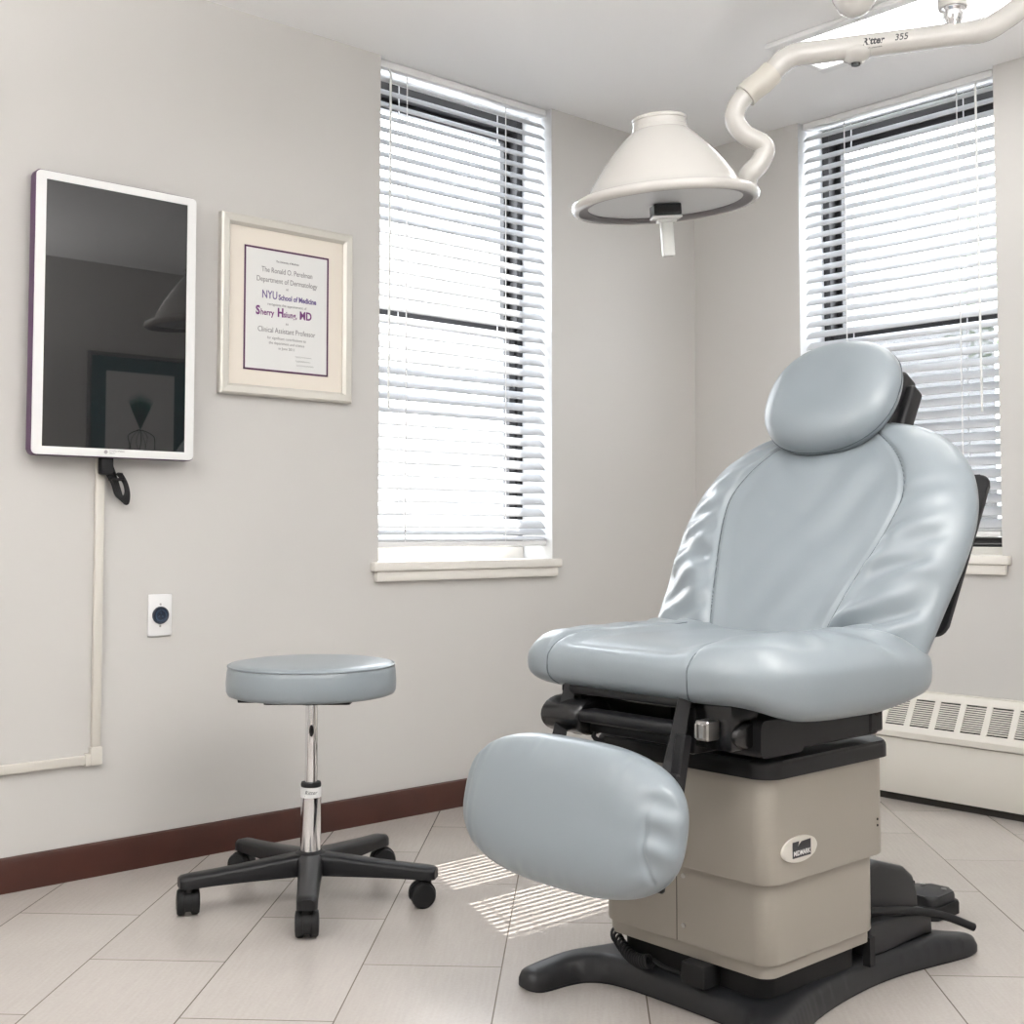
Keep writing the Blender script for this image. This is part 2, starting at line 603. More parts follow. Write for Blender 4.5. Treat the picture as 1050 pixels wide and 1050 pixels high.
def window(n, side, o, sillz, insect, riser):
    T = wmap(side)
    u0, u1 = o
    root = bpy.data.objects.new('window_%d' % n, None)
    COL.objects.link(root)
    root.location = T @ Vector(((u0 + u1) / 2, 0.2, sillz))
    ORG[root.name] = root.location.copy()
    struct(root)

    def ring(bm, a0, a1, z0, z1, w, d0, d1, wb=None, wt=None):
        wb = wb or w
        wt = wt or w
        for q in ((a0, a0 + w, z0, z1), (a1 - w, a1, z0, z1), (a0 + w, a1 - w, z0, z0 + wb), (a0 + w, a1 - w, z1 - wt, z1)):
            add_box(bm, q[0], q[1], d0, d1, q[2], q[3], 0.002, 1, T)
    bm = bmesh.new()
    ring(bm, u0 + 0.001, u1 - 0.001, sillz + riser, H - 0.002, 0.028, 0.155, 0.235, wb=0.012, wt=0.05)
    put('window_frame', bm, 'black_alu', root)
    zm = 1.635
    bm = bmesh.new()
    ring(bm, u0 + 0.029, u1 - 0.029, zm - 0.02, H - 0.052, 0.024, 0.20, 0.228, wb=0.045, wt=0.035)
    up = put('upper_sash', bm, 'black_alu', root)
    put('glass_pane', bx(u0 + 0.052, u1 - 0.052, 0.212, 0.215, zm + 0.024, H - 0.086, mtx=T), 'glass', up)
    bm = bmesh.new()
    ring(bm, u0 + 0.029, u1 - 0.029, sillz + riser + 0.008, zm + 0.022, 0.03, 0.163, 0.191, wb=0.025, wt=0.04)
    add_box(bm, (u0 + u1) / 2 - 0.03, (u0 + u1) / 2 + 0.03, 0.158, 0.18, zm + 0.022, zm + 0.034, 0.003, 1, T)
    lo = put('lower_sash', bm, 'black_alu', root)
    put('glass_pane', bx(u0 + 0.058, u1 - 0.058, 0.175, 0.178, sillz + riser + 0.032, zm - 0.017, mtx=T), 'glass', lo)
    if insect:
        bm = bmesh.new()
        vs = [bm.verts.new(T @ Vector(q)) for q in ((u0 + 0.13, 0.232, sillz + riser + 0.01), (u1 - 0.03, 0.232, sillz + riser + 0.01), (u1 - 0.03, 0.232, zm), (u0 + 0.13, 0.232, zm))]
        bm.faces.new(vs)
        put('insect_screen', bm, 'insect', root)
    # stool and apron
    ex = 0.03
    bm = bmesh.new()
    add_box(bm, u0 - ex - 0.003, u1 + ex - 0.005, -0.028, -0.0005, sillz - 0.006, sillz + 0.024, 0.005, 3, T)
    add_box(bm, u0 + 0.001, u1 - 0.001, -0.004, 0.154, sillz + 0.0005, sillz + 0.0235, 0.0, 1, T)
    add_box(bm, u0 + 0.001, u1 - 0.001, 0.150, 0.240, sillz + 0.0005, sillz + riser - 0.0005, 0.002, 1, T)
    put('window_sill', bm, 'sill', root, smooth=35)
    put('apron', bx(u0 - ex + 0.012, u1 + ex - 0.018, -0.02, -0.0005, sillz - 0.038, sillz - 0.006, 0.004, 2, T), 'sill', root, smooth=35)
    return root


def blind(side, o, sillz, label, tilt, cords, wand_u, dmid=0.045, bottom=None):
    T = wmap(side)
    u0, u1 = o[0] + 0.012, o[1] - 0.008
    root = thing('venetian_blind', T @ Vector(((u0 + u1) / 2, dmid, sillz + 0.03)), label, 'blind')
    put('headrail', bx(u0, u1, dmid - 0.025, dmid + 0.025, H - 0.026, H - 0.002, 0.003, 2, T), 'white', root, smooth=35)
    bm = bmesh.new()
    pitch = 0.0415
    ztop = H - 0.056
    zbot = bottom
    n = int((ztop - zbot - 0.03) / pitch) + 1
    w = 0.047
    ct, st = math.cos(tilt), math.sin(tilt)
    secs = 6
    zl = [(ztop - i * pitch, tilt) for i in range(n)]
    zl += [(zl[-1][0] - pitch * 0.62, tilt * 0.8), (zbot + 0.016, tilt * 0.35), (zbot + 0.0105, tilt * 0.12)]
    for i, (zc, tilt_) in enumerate(zl):
        j = (noise.noise(Vector((i * 1.7, 3.1, 0))) * 0.02)
        ct, st = math.cos(tilt_ + j), math.sin(tilt_ + j)
        prof = []
        for k in range(secs + 1):
            s = (k / secs - 0.5) * w
            c = 0.0035 * (1 - (2 * k / secs - 1) ** 2)
            prof.append((s, c))
        up = [(s, c + 0.0013) for s, c in prof]
        dn = [(s, c - 0.0013) for s, c in prof][::-1]
        loop = up + dn
        A = [bm.verts.new(T @ Vector((u0, dmid + s * ct - c * st, zc + s * st + c * ct))) for s, c in loop]
        B = [bm.verts.new(T @ Vector((u1, dmid + s * ct - c * st, zc + s * st + c * ct))) for s, c in loop]
        m = len(loop)
        for k in range(m):
            bm.faces.new((A[k], A[(k + 1) % m], B[(k + 1) % m], B[k]))
        bm.faces.new(A[::-1])
        bm.faces.new(B)
    put('slats', bm, 'slat', root, smooth=40)
    put('bottom_rail', bx(u0, u1, dmid - 0.026, dmid + 0.026, zbot - 0.012, zbot + 0.006, 0.004, 2, T), 'white', root, smooth=35)
    bm = bmesh.new()
    for u in cords:
        for d in (dmid - 0.0225, dmid + 0.0225):
            add_box(bm, u - 0.0016, u + 0.0016, d - 0.0012, d + 0.0012, zbot, H - 0.036, mtx=T)
    put('ladder_cords', bm, 'cord', root)
    if wand_u is not None:
        bm = bmesh.new()
        p = [T @ Vector((wand_u, dmid - 0.03, H - 0.03)), T @ Vector((wand_u, dmid - 0.04, H - 0.05)), T @ Vector((wand_u, dmid - 0.036, 1.30))]
        add_tube(bm, p, [0.002, 0.004, 0.004], 8)
        put('tilt_wand', bm, 'handle', root, smooth=60)
    return root


window(1, 'L', WL, SZ_L, False, 0.066)
window(2, 'R', WR, SZ_R + 0.003, True, 0.05)
blind('L', WL, SZ_L, 'white slatted venetian blind in the left window, beside the framed certificate', R(40),
      (-1.435, -1.00), -1.515, bottom=0.866)
blind('R', WR, SZ_R, 'white slatted venetian blind in the right window, behind the exam chair', R(39),
      (-0.69, -1.13), -1.207, bottom=0.900)

# ------------------------------------------------------------------ outdoors
tr = thing('street_tree', (4.6, 0.4, -1.2), 'pale leafy tree seen faintly outside the right window', 'tree')
put('trunk', tube(smooth_path([(4.6, 0.4, -1.2), (4.62, 0.42, 0.6), (4.55, 0.35, 1.8), (4.6, 0.5, 3.2)]), 0.09, 10), 'bark', tr, smooth=60)
bm = bmesh.new()
rnd = random.Random(3)
for k in range(2600):
    a, b_ = rnd.uniform(0, 6.283), rnd.uniform(-1, 1)
    rr = rnd.random() ** 0.5
    c = Vector((4.6 + 0.9 * rr * math.cos(a) * math.sqrt(1 - b_ * b_), 0.2 + 1.3 * rr * math.sin(a) * math.sqrt(1 - b_ * b_), 2.7 + 1.0 * rr * b_))
    d = Vector((rnd.gauss(0, 1), rnd.gauss(0, 1), rnd.gauss(0, 1))).normalized()
    e = d.orthogonal().normalized()
    l, w = 0.06, 0.022
    bm.faces.new([bm.verts.new(c + q) for q in (d * l, e * w, -d * l, -e * w)])
put('foliage', bm, 'leaf', tr, recalc=False)
struct(put('wall_outside', bx(9.0, 9.3, -3.0, 9.0, -3.0, 1.4), 'stucco'))

# ------------------------------------------------------------------ convector heater
HY0, HY1 = -1.95, -0.40
ht = thing('convector_heater', (-0.04, (HY0 + HY1) / 2, 0), 'long cream metal heater with slotted sloping top under the right window', 'heater')
put('cabinet', bx(-0.082, -0.0015, HY0, HY1, 0.026, 0.212, 0.004, 2), 'heater', ht, smooth=35)
put('base_rail', bx(-0.062, -0.0015, HY0 + 0.01, HY1 - 0.01, 0.0, 0.026), 'dark', ht)
bm = bmesh.new()
p0, p1 = Vector((-0.090, 0, 0.236)), Vector((-0.014, 0, 0.366))
sl = p1 - p0
SL = sl.length
e2 = sl.normalized()
nrm = Vector((-e2.z, 0, e2.x))
mt = Matrix(((0, e2.x, nrm.x, p0.x), (1, e2.y, nrm.y, 0), (0, e2.z, nrm.z, p0.z), (0, 0, 0, 1)))   # x=along y, y=up slope, z=normal
NS = 13
s0, s1 = 0.022, SL - 0.030
pitchy, gapw = 0.0905, 0.020
y = HY1 - 0.03
groups = []
while y - 0.07 > HY0 + 0.02:
    groups.append((y - 0.0705, y))
    y -= pitchy
add_box(bm, HY0, HY1, 0, s0, -0.004, 0.0, mtx=mt)
add_box(bm, HY0, HY1, s1, SL, -0.004, 0.0, mtx=mt)
prev = HY1
for a, b_ in groups + [(HY0, HY0)]:
    add_box(bm, b_, prev, s0, s1, -0.004, 0.0, mtx=mt)
    prev = a
step = (s1 - s0) / NS
for a, b_ in groups:
    for k in range(1, NS):
        add_box(bm, a, b_, s0 + k * step - 0.0020, s0 + k * step + 0.0020, -0.0035, -0.0005, mtx=mt)
add_box(bm, -0.0905, -0.078, HY0, HY1, 0.214, 0.2365, 0.003, 2)
add_box(bm, -0.016, -0.0015, HY0, HY1, 0.3625, 0.367, 0.001, 1)
put('grille', bm, 'heater', ht)
bm = bmesh.new()
add_prism(bm, [(-0.078, 0.212), (-0.078, 0.238), (-0.008, 0.352), (-0.002, 0.352), (-0.002, 0.212)], HY0 + 0.004, HY1 - 0.004,
          mtx=Matrix(((1, 0, 0, 0), (0, 0, 1, 0), (0, 1, 0, 0), (0, 0, 0, 1))))
put('inner_casing', bm, 'dark', ht)
for yy in (HY0 - 0.001, HY1 - 0.003):
    bm = bmesh.new()
    add_prism(bm, [(-0.09, 0.212), (-0.09, 0.236), (-0.014, 0.366), (-0.002, 0.366), (-0.002, 0.212)], yy, yy + 0.004,
              mtx=Matrix(((1, 0, 0, 0), (0, 0, 1, 0), (0, 1, 0, 0), (0, 0, 0, 1))))
    put('end_panel', bm, 'heater', ht)

# ------------------------------------------------------------------ monitor on the left wall
TX0, TX1, TZ0, TZ1 = -2.681, -2.230, 1.100, 1.836
TILT = R(0.0)
tv = thing('wall_monitor', ((TX0 + TX1) / 2, -0.03, TZ0), 'black screen in a portrait white bezel with purple edge, hung on the left wall', 'monitor')
cx, cz = (TX0 + TX1) / 2, (TZ0 + TZ1) / 2
TM = Matrix.Translation((cx, -0.058, cz)) @ Matrix.Rotation(TILT, 4, 'X')   # local x right, z up, -y towards room
TWd, THt = TX1 - TX0, TZ1 - TZ0
XZ = Matrix(((1, 0, 0, 0), (0, 0, 1, 0), (0, 1, 0, 0), (0, 0, 0, 1)))   # poly (x,y) -> (x, z); extrude along y
bm = bmesh.new()
add_prism(bm, rrect(TWd, THt, 0.014), 0.0, 0.030, 0.004, 2, TM @ XZ)
put('housing', bm, 'purple', tv, smooth=40)
bm = bmesh.new()
ow, oh = TWd / 2 - 0.002, THt / 2 - 0.002
iw, ih = ow - 0.026, oh - 0.021
o_ = rrect(2 * ow, 2 * oh, 0.013, 6)
i_ = rrect(2 * iw, 2 * (ih), 0.0008, 6)
for k in range(len(o_)):
    k2 = (k + 1) % len(o_)
    q = [(o_[k], -0.004), (o_[k2], -0.004), (i_[k2], -0.004), (i_[k], -0.004)]
    bm.faces.new([bm.verts.new(TM @ Vector((p[0], d, p[1]))) for p, d in q])
    q = [(o_[k], 0.001), (o_[k2], 0.001), (o_[k2], -0.004), (o_[k], -0.004)]
    bm.faces.new([bm.verts.new(TM @ Vector((p[0], d, p[1]))) for p, d in q])
    q = [(i_[k], -0.001), (i_[k2], -0.001), (i_[k2], -0.004), (i_[k], -0.004)]
    bm.faces.new([bm.verts.new(TM @ Vector((p[0], d, p[1]))) for p, d in q])
bmesh.ops.remove_doubles(bm, verts=bm.verts[:], dist=1e-5)
bz = put('bezel', bm, 'white', tv)
put('screen', bx(-iw - 0.001, iw + 0.001, -0.002, 0.0005, -ih - 0.001, ih + 0.001, mtx=TM), 'screen', tv)
# emblem and lettering on the lower bezel
bm = bmesh.new()
EM = TM @ Matrix.Translation((-0.028, -0.0042, -oh + 0.0125)) @ Matrix.Rotation(R(90), 4, 'X')
for k in range(8):
    a = 2 * math.pi * k / 8
    add_box(bm, 0.0022, 0.0052, -0.0009, 0.0009, 0, 0.0004, mtx=EM @ Matrix.Rotation(a, 4, 'Z'))
add_prism(bm, ellipse(0.0016, 0.0016, 12), 0, 0.0004, mtx=EM)
put('emblem', bm, 'logo_grey', bz)
bm = bmesh.new()
add_text(bm, 'CONTEXTMEDIA', 0.0062, TM @ Matrix.Translation((-0.019, -0.0043, -oh + 0.0135)) @ Matrix.Rotation(R(90), 4, 'X'), 'LEFT', xs=0.9)
add_text(bm, 'HEALTH', 0.0048, TM @ Matrix.Translation((-0.019, -0.0043, -oh + 0.0078)) @ Matrix.Rotation(R(90), 4, 'X'), 'LEFT', xs=0.9)
put('lettering', bm, 'logo_grey', bz, recalc=False)
put('wall_bracket', bx(cx - 0.1, cx + 0.1, -0.027, -0.001, cz - 0.1, cz + 0.1, 0.002), 'black', tv)

# bundled power cord below the monitor
pc = thing('power_cord', (-2.455, -0.03, 1.04), 'folded black power cord hanging below the wall monitor', 'cord')
bm = bmesh.new()
for k in range(4):
    o = 0.007 * k
    p = [(-2.485 + o, -0.030, 1.108), (-2.470 + o, -0.026 - 0.006 * (k % 2), 1.07), (-2.452 + o, -0.032 + 0.004 * k, 1.035),
         (-2.440 + o, -0.03, 1.005 - 0.006 * k), (-2.425 + o * 0.9, -0.03, 0.994 - 0.004 * k), (-2.412 + o * 0.4, -0.03, 1.008), (-2.418 + o * 0.3, -0.032, 1.035), (-2.44 + o * 0.5, -0.038, 1.06)]
    add_tube(bm, smooth_path(p, 5), 0.0042, 8)
put('cord_loops', bm, 'rubber', pc, smooth=60)
put('plug', bx(-2.488, -2.452, -0.045, -0.02, 1.055, 1.112, 0.006, 2, None), 'black', pc, smooth=35)
put('cord_tie', bx(-2.458, -2.420, -0.044, -0.02, 1.040, 1.048, 0.002, 1), 'black_gloss', pc)

# cable raceway
rw = thing('cable_raceway', (-2.47, -0.008, 0.3), 'white cable channel running down the left wall from the monitor', 'cable channel')
put('vertical_channel', bx(-2.487, -2.463, -0.015, -0.0005, 0.323, 1.125, 0.003, 2), 'cream', rw, smooth=35)
put('horizontal_channel', bx(-3.6, -2.487, -0.015, -0.0005, 0.294, 0.318, 0.003, 2), 'cream', rw, smooth=35)
bm = bmesh.new()
add_box(bm, -2.491, -2.459, -0.018, -0.0005, 0.290, 0.338, 0.003, 2)
add_box(bm, -2.505, -2.4905, -0.018, -0.0005, 0.290, 0.322, 0.003, 2)
put('elbow_cover', bm, 'cream', rw, smooth=35)

# wall outlet
wo = thing('wall_outlet', (-2.296, -0.004, 0.675), 'white wall plate with a round dark blue socket, left of the stool', 'outlet')
OC = (-2.296, 0, 0.675)
put('plate', bx(-2.331, -2.261, -0.007, -0.0005, 0.617, 0.733, 0.004, 3), 'white', wo, smooth=35)
RX = Matrix.Translation((OC[0], -0.007, OC[2])) @ Matrix.Rotation(R(90), 4, 'X')
put('socket', lathe([(0.0, 0.004), (0.013, 0.004), (0.0215, 0.0065), (0.0235, 0.005), (0.024, 0.0)], RX, 40), 'navy', wo, smooth=40)
bm = bmesh.new()
add_lathe(bm, [(0.0135, 0.0042), (0.0135, 0.0072), (0.0165, 0.0072), (0.0165, 0.0045)], RX, 32, cap=False)
for a in (90, 210, 330):
    add_box(bm, 0.004, 0.0085, -0.0012, 0.0012, 0.003, 0.0056, mtx=RX @ Matrix.Rotation(R(a), 4, 'Z'))
put('socket_ring', bm, 'navy_light', wo)
for dz in (0.030, -0.030):
    put('screw', lathe([(0.003, 0), (0.003, 0.001), (0, 0.0014)], RX @ Matrix.Translation((0, dz, 0)), 12), 'steel', wo)

# ------------------------------------------------------------------ framed certificate
FX0, FX1, FZ0, FZ1 = -2.130, -1.676, 1.302, 1.829
ct_ = thing('framed_certificate', ((FX0 + FX1) / 2, -0.012, FZ0), 'framed certificate with cream mat in a champagne frame, right of the monitor', 'framed certificate')


def picture_frame(root, x0, x1, z0, z1, w, y0, y1, m, flip=1):
    bm = bmesh.new()
    prof = [(0, 0), (0, 0.8), (0.18, 1.0), (0.75, 0.9), (1.0, 0.55), (1.0, 0)]
    corners = [(x0, z0, 1, 1), (x1, z0, -1, 1), (x1, z1, -1, -1), (x0, z1, 1, -1)]
    rings = []
    for X, Z, sx, sz in corners:
        rings.append([bm.verts.new((X + sx * w * a, y0 + (y1 - y0) * d, Z + sz * w * a)) for a, d in prof])
    for i in range(4):
        A, B = rings[i], rings[(i + 1) % 4]
        for k in range(len(prof)):
            k2 = (k + 1) % len(prof)
            bm.faces.new((A[k], A[k2], B[k2], B[k]))
    return put('frame', bm, m, root)


picture_frame(ct_, FX0, FX1, FZ0, FZ1, 0.031, -0.001, -0.025, 'silver')
put('mat_board', bx(FX0 + 0.02, FX1 - 0.02, -0.010, -0.003, FZ0 + 0.02, FZ1 - 0.02), 'mat_board', ct_)
PX0, PX1, PZ0, PZ1 = -2.051, -1.759, 1.378, 1.745
put('certificate_paper', bx(PX0, PX1, -0.0108, -0.0095, PZ0, PZ1), 'paper', ct_)
bm = bmesh.new()
bw = 0.0055
for q in ((PX0, PX0 + bw, PZ0, PZ1), (PX1 - bw, PX1, PZ0, PZ1), (PX0, PX1, PZ0, PZ0 + bw), (PX0, PX1, PZ1 - bw, PZ1)):
    add_box(bm, q[0], q[1], -0.0115, -0.0107, q[2], q[3])
put('border_line', bm, 'purple_line', ct_)
pcx = (PX0 + PX1) / 2
pH = PZ1 - PZ0


def tm(dx, fz):
    return Matrix.Translation((pcx + dx, -0.0110, PZ1 - fz * pH)) @ Matrix.Rotation(R(90), 4, 'X')


# fractions measured down the sheet
bm = bmesh.new()
add_text(bm, 'The University of Medicine', 0.0085, tm(0.0, 0.105), bold=0.0002, xs=0.85)
add_text(bm, 'The Ronald O. Perelman', 0.0225, tm(0, 0.195), xs=0.78)
add_text(bm, 'Department of Dermatology', 0.0225, tm(0, 0.275), xs=0.80)
add_text(bm, 'at', 0.012, tm(0, 0.325))
put('heading_lettering', bm, 'ink', ct_, recalc=False)
bm = bmesh.new()
add_text(bm, 'recognizes the appointment of', 0.0115, tm(0, 0.462), xs=0.95)
put('phrase_lettering', bm, 'ink', ct_, recalc=False)
bm = bmesh.new()
add_text(bm, 'as', 0.012, tm(0, 0.608))
add_text(bm, 'Clinical Assistant Professor', 0.0225, tm(0, 0.682), xs=0.80)
add_text(bm, 'for significant contributions to', 0.0115, tm(0, 0.735), xs=0.95)
add_text(bm, 'the department and science', 0.0115, tm(0, 0.775), xs=0.95)
add_text(bm, 'in June 2011', 0.0115, tm(0.0, 0.815))
put('title_lettering', bm, 'ink', ct_, recalc=False)
bm = bmesh.new()
for k, (l, x_) in enumerate(((0.055, 0.03), (0.05, 0.032), (0.06, 0.035))):
    pts = []
    z = PZ1 - (0.86 + 0.035 * k) * pH
    for i in range(24):
        t = i / 23
        pts.append((pcx + x_ + l * t, -0.0111, z + 0.0035 * math.sin(i * 2.1 + k) * (1 - 0.5 * t)))
    add_tube(bm, pts, 0.0004, 4)
    put('signature_line', bm, 'ink', ct_, recalc=False)
    bm = bmesh.new()
add_text(bm, 'NYU', 0.034, tm(-0.060, 0.408), bold=0.0003, xs=0.75)
add_text(bm, 'School of Medicine', 0.0225, tm(0.036, 0.408), bold=0.0007, xs=0.76)
put('violet_lettering', bm, 'ink_blue', ct_, recalc=False)
bm = bmesh.new()
x_ = -0.106
for s, sz, bo, gap in (('S', 0.036, 0.0013, 0.002), ('herry', 0.025, 0.0005, 0.012), ('H', 0.036, 0.0013, 0.002), ('siung,', 0.025, 0.0005, 0.010), ('M', 0.034, 0.0009, 0.003), ('D', 0.034, 0.0010, 0.0)):
    x_ += gap + add_text(bm, s, sz, tm(x_, 0.545), 'LEFT', bold=bo, xs=0.82)
put('purple_lettering', bm, 'ink_purple', ct_, recalc=False)

# framed plant picture on the wall behind the camera (seen reflected in the monitor)
AX0, AX1, AZ0, AZ1 = -1.0, -0.365, 1.16, 1.93
yb = YW
ap = thing('framed_plant_picture', ((AX0 + AX1) / 2, yb + 0.02, AZ0), 'plant print in a teal mat, reflected in the dark monitor screen', 'framed picture')
picture_frame(ap, AX0, AX1, AZ0, AZ1, 0.022, yb + 0.001, yb + 0.03, 'pewter')
put('teal_mat', bx(AX0 + 0.015, AX1 - 0.015, yb + 0.003, yb + 0.014, AZ0 + 0.015, AZ1 - 0.015), 'teal', ap)
QX0, QX1, QZ0, QZ1 = AX0 + 0.108, AX1 - 0.108, AZ0 + 0.12, AZ1 - 0.105
put('print_paper', bx(QX0, QX1, yb + 0.013, yb + 0.0155, QZ0, QZ1), 'paper', ap)
bm = bmesh.new()
qx = (QX0 + QX1) / 2
for k in range(25):
    a = R(-24 + 48 * k / 24)
    l = 0.235 - 0.03 * abs(k - 12) / 12 - 0.012 * (k % 2)
    b0 = Vector((qx, yb + 0.0165, QZ0 + 0.215))
    d = Vector((math.sin(a), 0, math.cos(a)))
    e = Vector((d.z, 0, -d.x)).normalized() * 0.0036
    tip = b0 + d * l
    bm.faces.new([bm.verts.new(p) for p in (b0 - e * 0.3, b0 + e * 0.3, b0 + d * l * 0.6 + e, tip, b0 + d * l * 0.6 - e)])
put('plant_leaves', bm, 'teal_leaf', ap, recalc=False)
bm = bmesh.new()
for k in range(7):
    x_ = qx + (k - 3) * 0.026 + rnd.uniform(-0.008, 0.008)
    zt_ = QZ0 + rnd.uniform(0.15, 0.19)
    add_tube(bm, smooth_path([(qx + (k - 3) * 0.003, yb + 0.0165, QZ0 + 0.215), (x_, yb + 0.0165, zt_), (x_ + 0.010 * (-1) ** k, yb + 0.0165, zt_ - 0.06), (x_ + rnd.uniform(-0.01, 0.01), yb + 0.0165, QZ0 + rnd.uniform(0.02, 0.08))], 5), 0.0013 + 0.0012 * (k % 3 == 0), 5)
put('plant_roots', bm, 'print', ap, recalc=False)

# ------------------------------------------------------------------ ceiling lights
def ceiling_light(x0, x1, y0, y1, label):
    root = thing('ceiling_light', ((x0 + x1) / 2, (y0 + y1) / 2, H), label, 'ceiling light')
    bm = bmesh.new()
    fw = 0.04
    for q in ((x0, x0 + fw, y0, y1), (x1 - fw, x1, y0, y1), (x0 + fw, x1 - fw, y0, y0 + fw * 0.6), (x0 + fw, x1 - fw, y1 - fw * 0.6, y1)):
        add_box(bm, q[0], q[1], q[2], q[3], H - 0.016, H - 0.0005, 0.003, 1)
    put('frame', bm, 'white', root)
    put('diffuser', bx(x0 + fw - 0.002, x1 - fw + 0.002, y0 + 0.02, y1 - 0.02, H - 0.010, H - 0.003), 'diffuser', root)
    return root


ceiling_light(-0.710, -0.390, -2.12, -0.880, 'bright fluorescent ceiling panel above the exam light arm')
ceiling_light(-2.75, -2.15, -3.35, -2.15, 'unseen ceiling panel added to brighten the room, between the camera and the chair')  # extra panel out of view, added as fill light


def added_uplight(x, y, label):  # unseen uplight, added to bounce fill light off the ceiling
    t = thing('fill_uplight', (x, y, 0), label, 'added lamp')
    T = Matrix.Translation((x, y, 0))
    put('base', lathe([(0.14, 0), (0.14, 0.015), (0.03, 0.03), (0.0, 0.03)], T, 40), 'black', t, smooth=40)
    put('pole', lathe([(0.012, 0.029), (0.012, 1.420)], T, 20), 'steel', t, smooth=40)
    put('bowl_shade', lathe([(0.0, 1.400), (0.04, 1.405), (0.12, 1.450), (0.17, 1.510), (0.166, 1.512), (0.115, 1.458), (0.04, 1.417), (0.0, 1.415)], T, 48), 'white', t, smooth=60)
    put('bulb', lathe([(0.0, 1.420), (0.02, 1.425), (0.035, 1.465), (0.02, 1.495), (0.0, 1.500)], T, 24), 'diffuser', t, smooth=60)
    ld = bpy.data.lights.new('fill_spot', 'SPOT')
    ld.energy = UPLIGHT
    ld.color = (1.0, 0.99, 0.975)
    ld.spot_size = R(160)
    ld.spot_blend = 0.35
    ld.shadow_soft_size = 0.05
    lo_ = bpy.data.objects.new('fill_spot', ld)
    COL.objects.link(lo_)
    lo_.parent = t
    lo_.location = (0, 0, 1.56)
    lo_.rotation_euler = (math.pi, 0, 0)


added_uplight(-4.45, -1.55, 'white bowl uplight added out of view to brighten the room, left of the camera')
added_uplight(-2.35, -3.45, 'white bowl uplight added out of view to brighten the room, against the wall facing the monitor')

# ------------------------------------------------------------------ stool
SC = Vector((-2.1625, -0.564, 0))
st = thing('rolling_stool', SC, 'round grey-blue vinyl stool on a chrome column with five black castors', 'stool')
MS = Matrix.Translation(SC)
SR = 0.208
prof = [(0, 0.5030)]
prof += [(SR - 0.012, 0.5030), (SR - 0.004, 0.5060), (SR, 0.5140), (SR + 0.001, 0.5360), (SR - 0.001, 0.5610), (SR - 0.004, 0.5730), (SR - 0.010, 0.5795), (SR - 0.03, 0.5830), (SR - 0.08, 0.5850), (0, 0.5860)]
seat = put('seat', lathe(prof, MS, 96), 'vinyl', st, smooth=60)
put('piping', tube([(SC.x + (SR - 0.0045) * math.cos(a), SC.y + (SR - 0.0045) * math.sin(a), 0.5755) for a in [2 * math.pi * k / 96 for k in range(96)]], 0.003, 8, closed=True), 'vinyl', seat, smooth=60)
bm = bmesh.new()
add_prism(bm, rrect(0.21, 0.16, 0.01), 0.4860, 0.5028, mtx=MS @ Matrix.Rotation(R(-42), 4, 'Z'))
add_lathe(bm, [(0.03, 0.4780), (0.032, 0.4970)], MS, 24)
put('swivel_plate', bm, 'black', st, smooth=35)
bm = bmesh.new()
LV = MS @ Matrix.Rotation(R(138), 4, 'Z')
add_box(bm, 0.03, 0.178, -0.010, 0.010, 0.4850, 0.4905, 0.002, 1, LV)
add_box(bm, 0.135, 0.182, -0.014, 0.014, 0.4815, 0.4905, 0.003, 2, LV)
put('height_lever', bm, 'black', st, smooth=35)
put('upper_column', lathe([(0.0155, 0.285), (0.0155, 0.4780), (0.018, 0.4780), (0.018, 0.4820)], MS, 32), 'chrome', st, smooth=35)
cw = Vector((-0.55, -0.835, 0)).normalized()   # direction towards the viewer side
ra = math.atan2(cw.y, cw.x)
bm = bmesh.new()
for zz in (0.372, 0.404):
    pass
add_prism(bm, [(0.0055 * math.cos(t), 0.0145 * math.sin(t)) for t in [2 * math.pi * k / 24 for k in range(24)]], 0, 0.0012,
          mtx=frame_mtx(SC + cw * 0.0150 + Vector((0, 0, 0.4140)), (-cw.y, cw.x, 0), (0, 0, 1), cw))
put('column_slot', bm, 'black', st)
put('collar', lathe([(0.0160, 0.277), (0.0245, 0.277), (0.0250, 0.282), (0.0235, 0.287), (0.0160, 0.288)], MS, 32), 'rubber', st, smooth=35)
lowc = put('lower_column', lathe([(0.0255, 0.115), (0.0245, 0.2765), (0.016, 0.2768)], MS, 40), 'chrome', st, smooth=35)
put('label_band', lathe([(0.0252, 0.251), (0.0254, 0.2755)], MS, 40, cap=False), 'white', lowc, smooth=60)
bm = bmesh.new()
TMX = frame_mtx(SC + cw * 0.0258 + Vector((0, 0, 0.260)), (-cw.y, cw.x, 0), (0, 0, 1), cw)
add_text(bm, 'Ritter', 0.0135, TMX, shear=0.25)
add_box(bm, -0.016, 0.016, -0.0045, -0.0035, 0, 0.0003, mtx=TMX)
for v in bm.verts:   # wrap round the band
    q = v.co - SC
    a = math.atan2(q.y, q.x)
    t = q.dot(Vector((-cw.y, cw.x, 0)))
    a = ra + t / 0.0258
    v.co = SC + Vector((0.0258 * math.cos(a), 0.0258 * math.sin(a), q.z))
put('label_lettering', bm, 'print', lowc, recalc=False)
put('hub', lathe([(0, 0.062), (0.036, 0.062), (0.042, 0.075), (0.042, 0.105), (0.036, 0.117), (0.028, 0.121), (0.0262, 0.119)], MS, 40), 'black', st, smooth=40)
a0 = R(-124)
SWV = [-0.6, 0.9, -1.2, 0.5, -0.35]
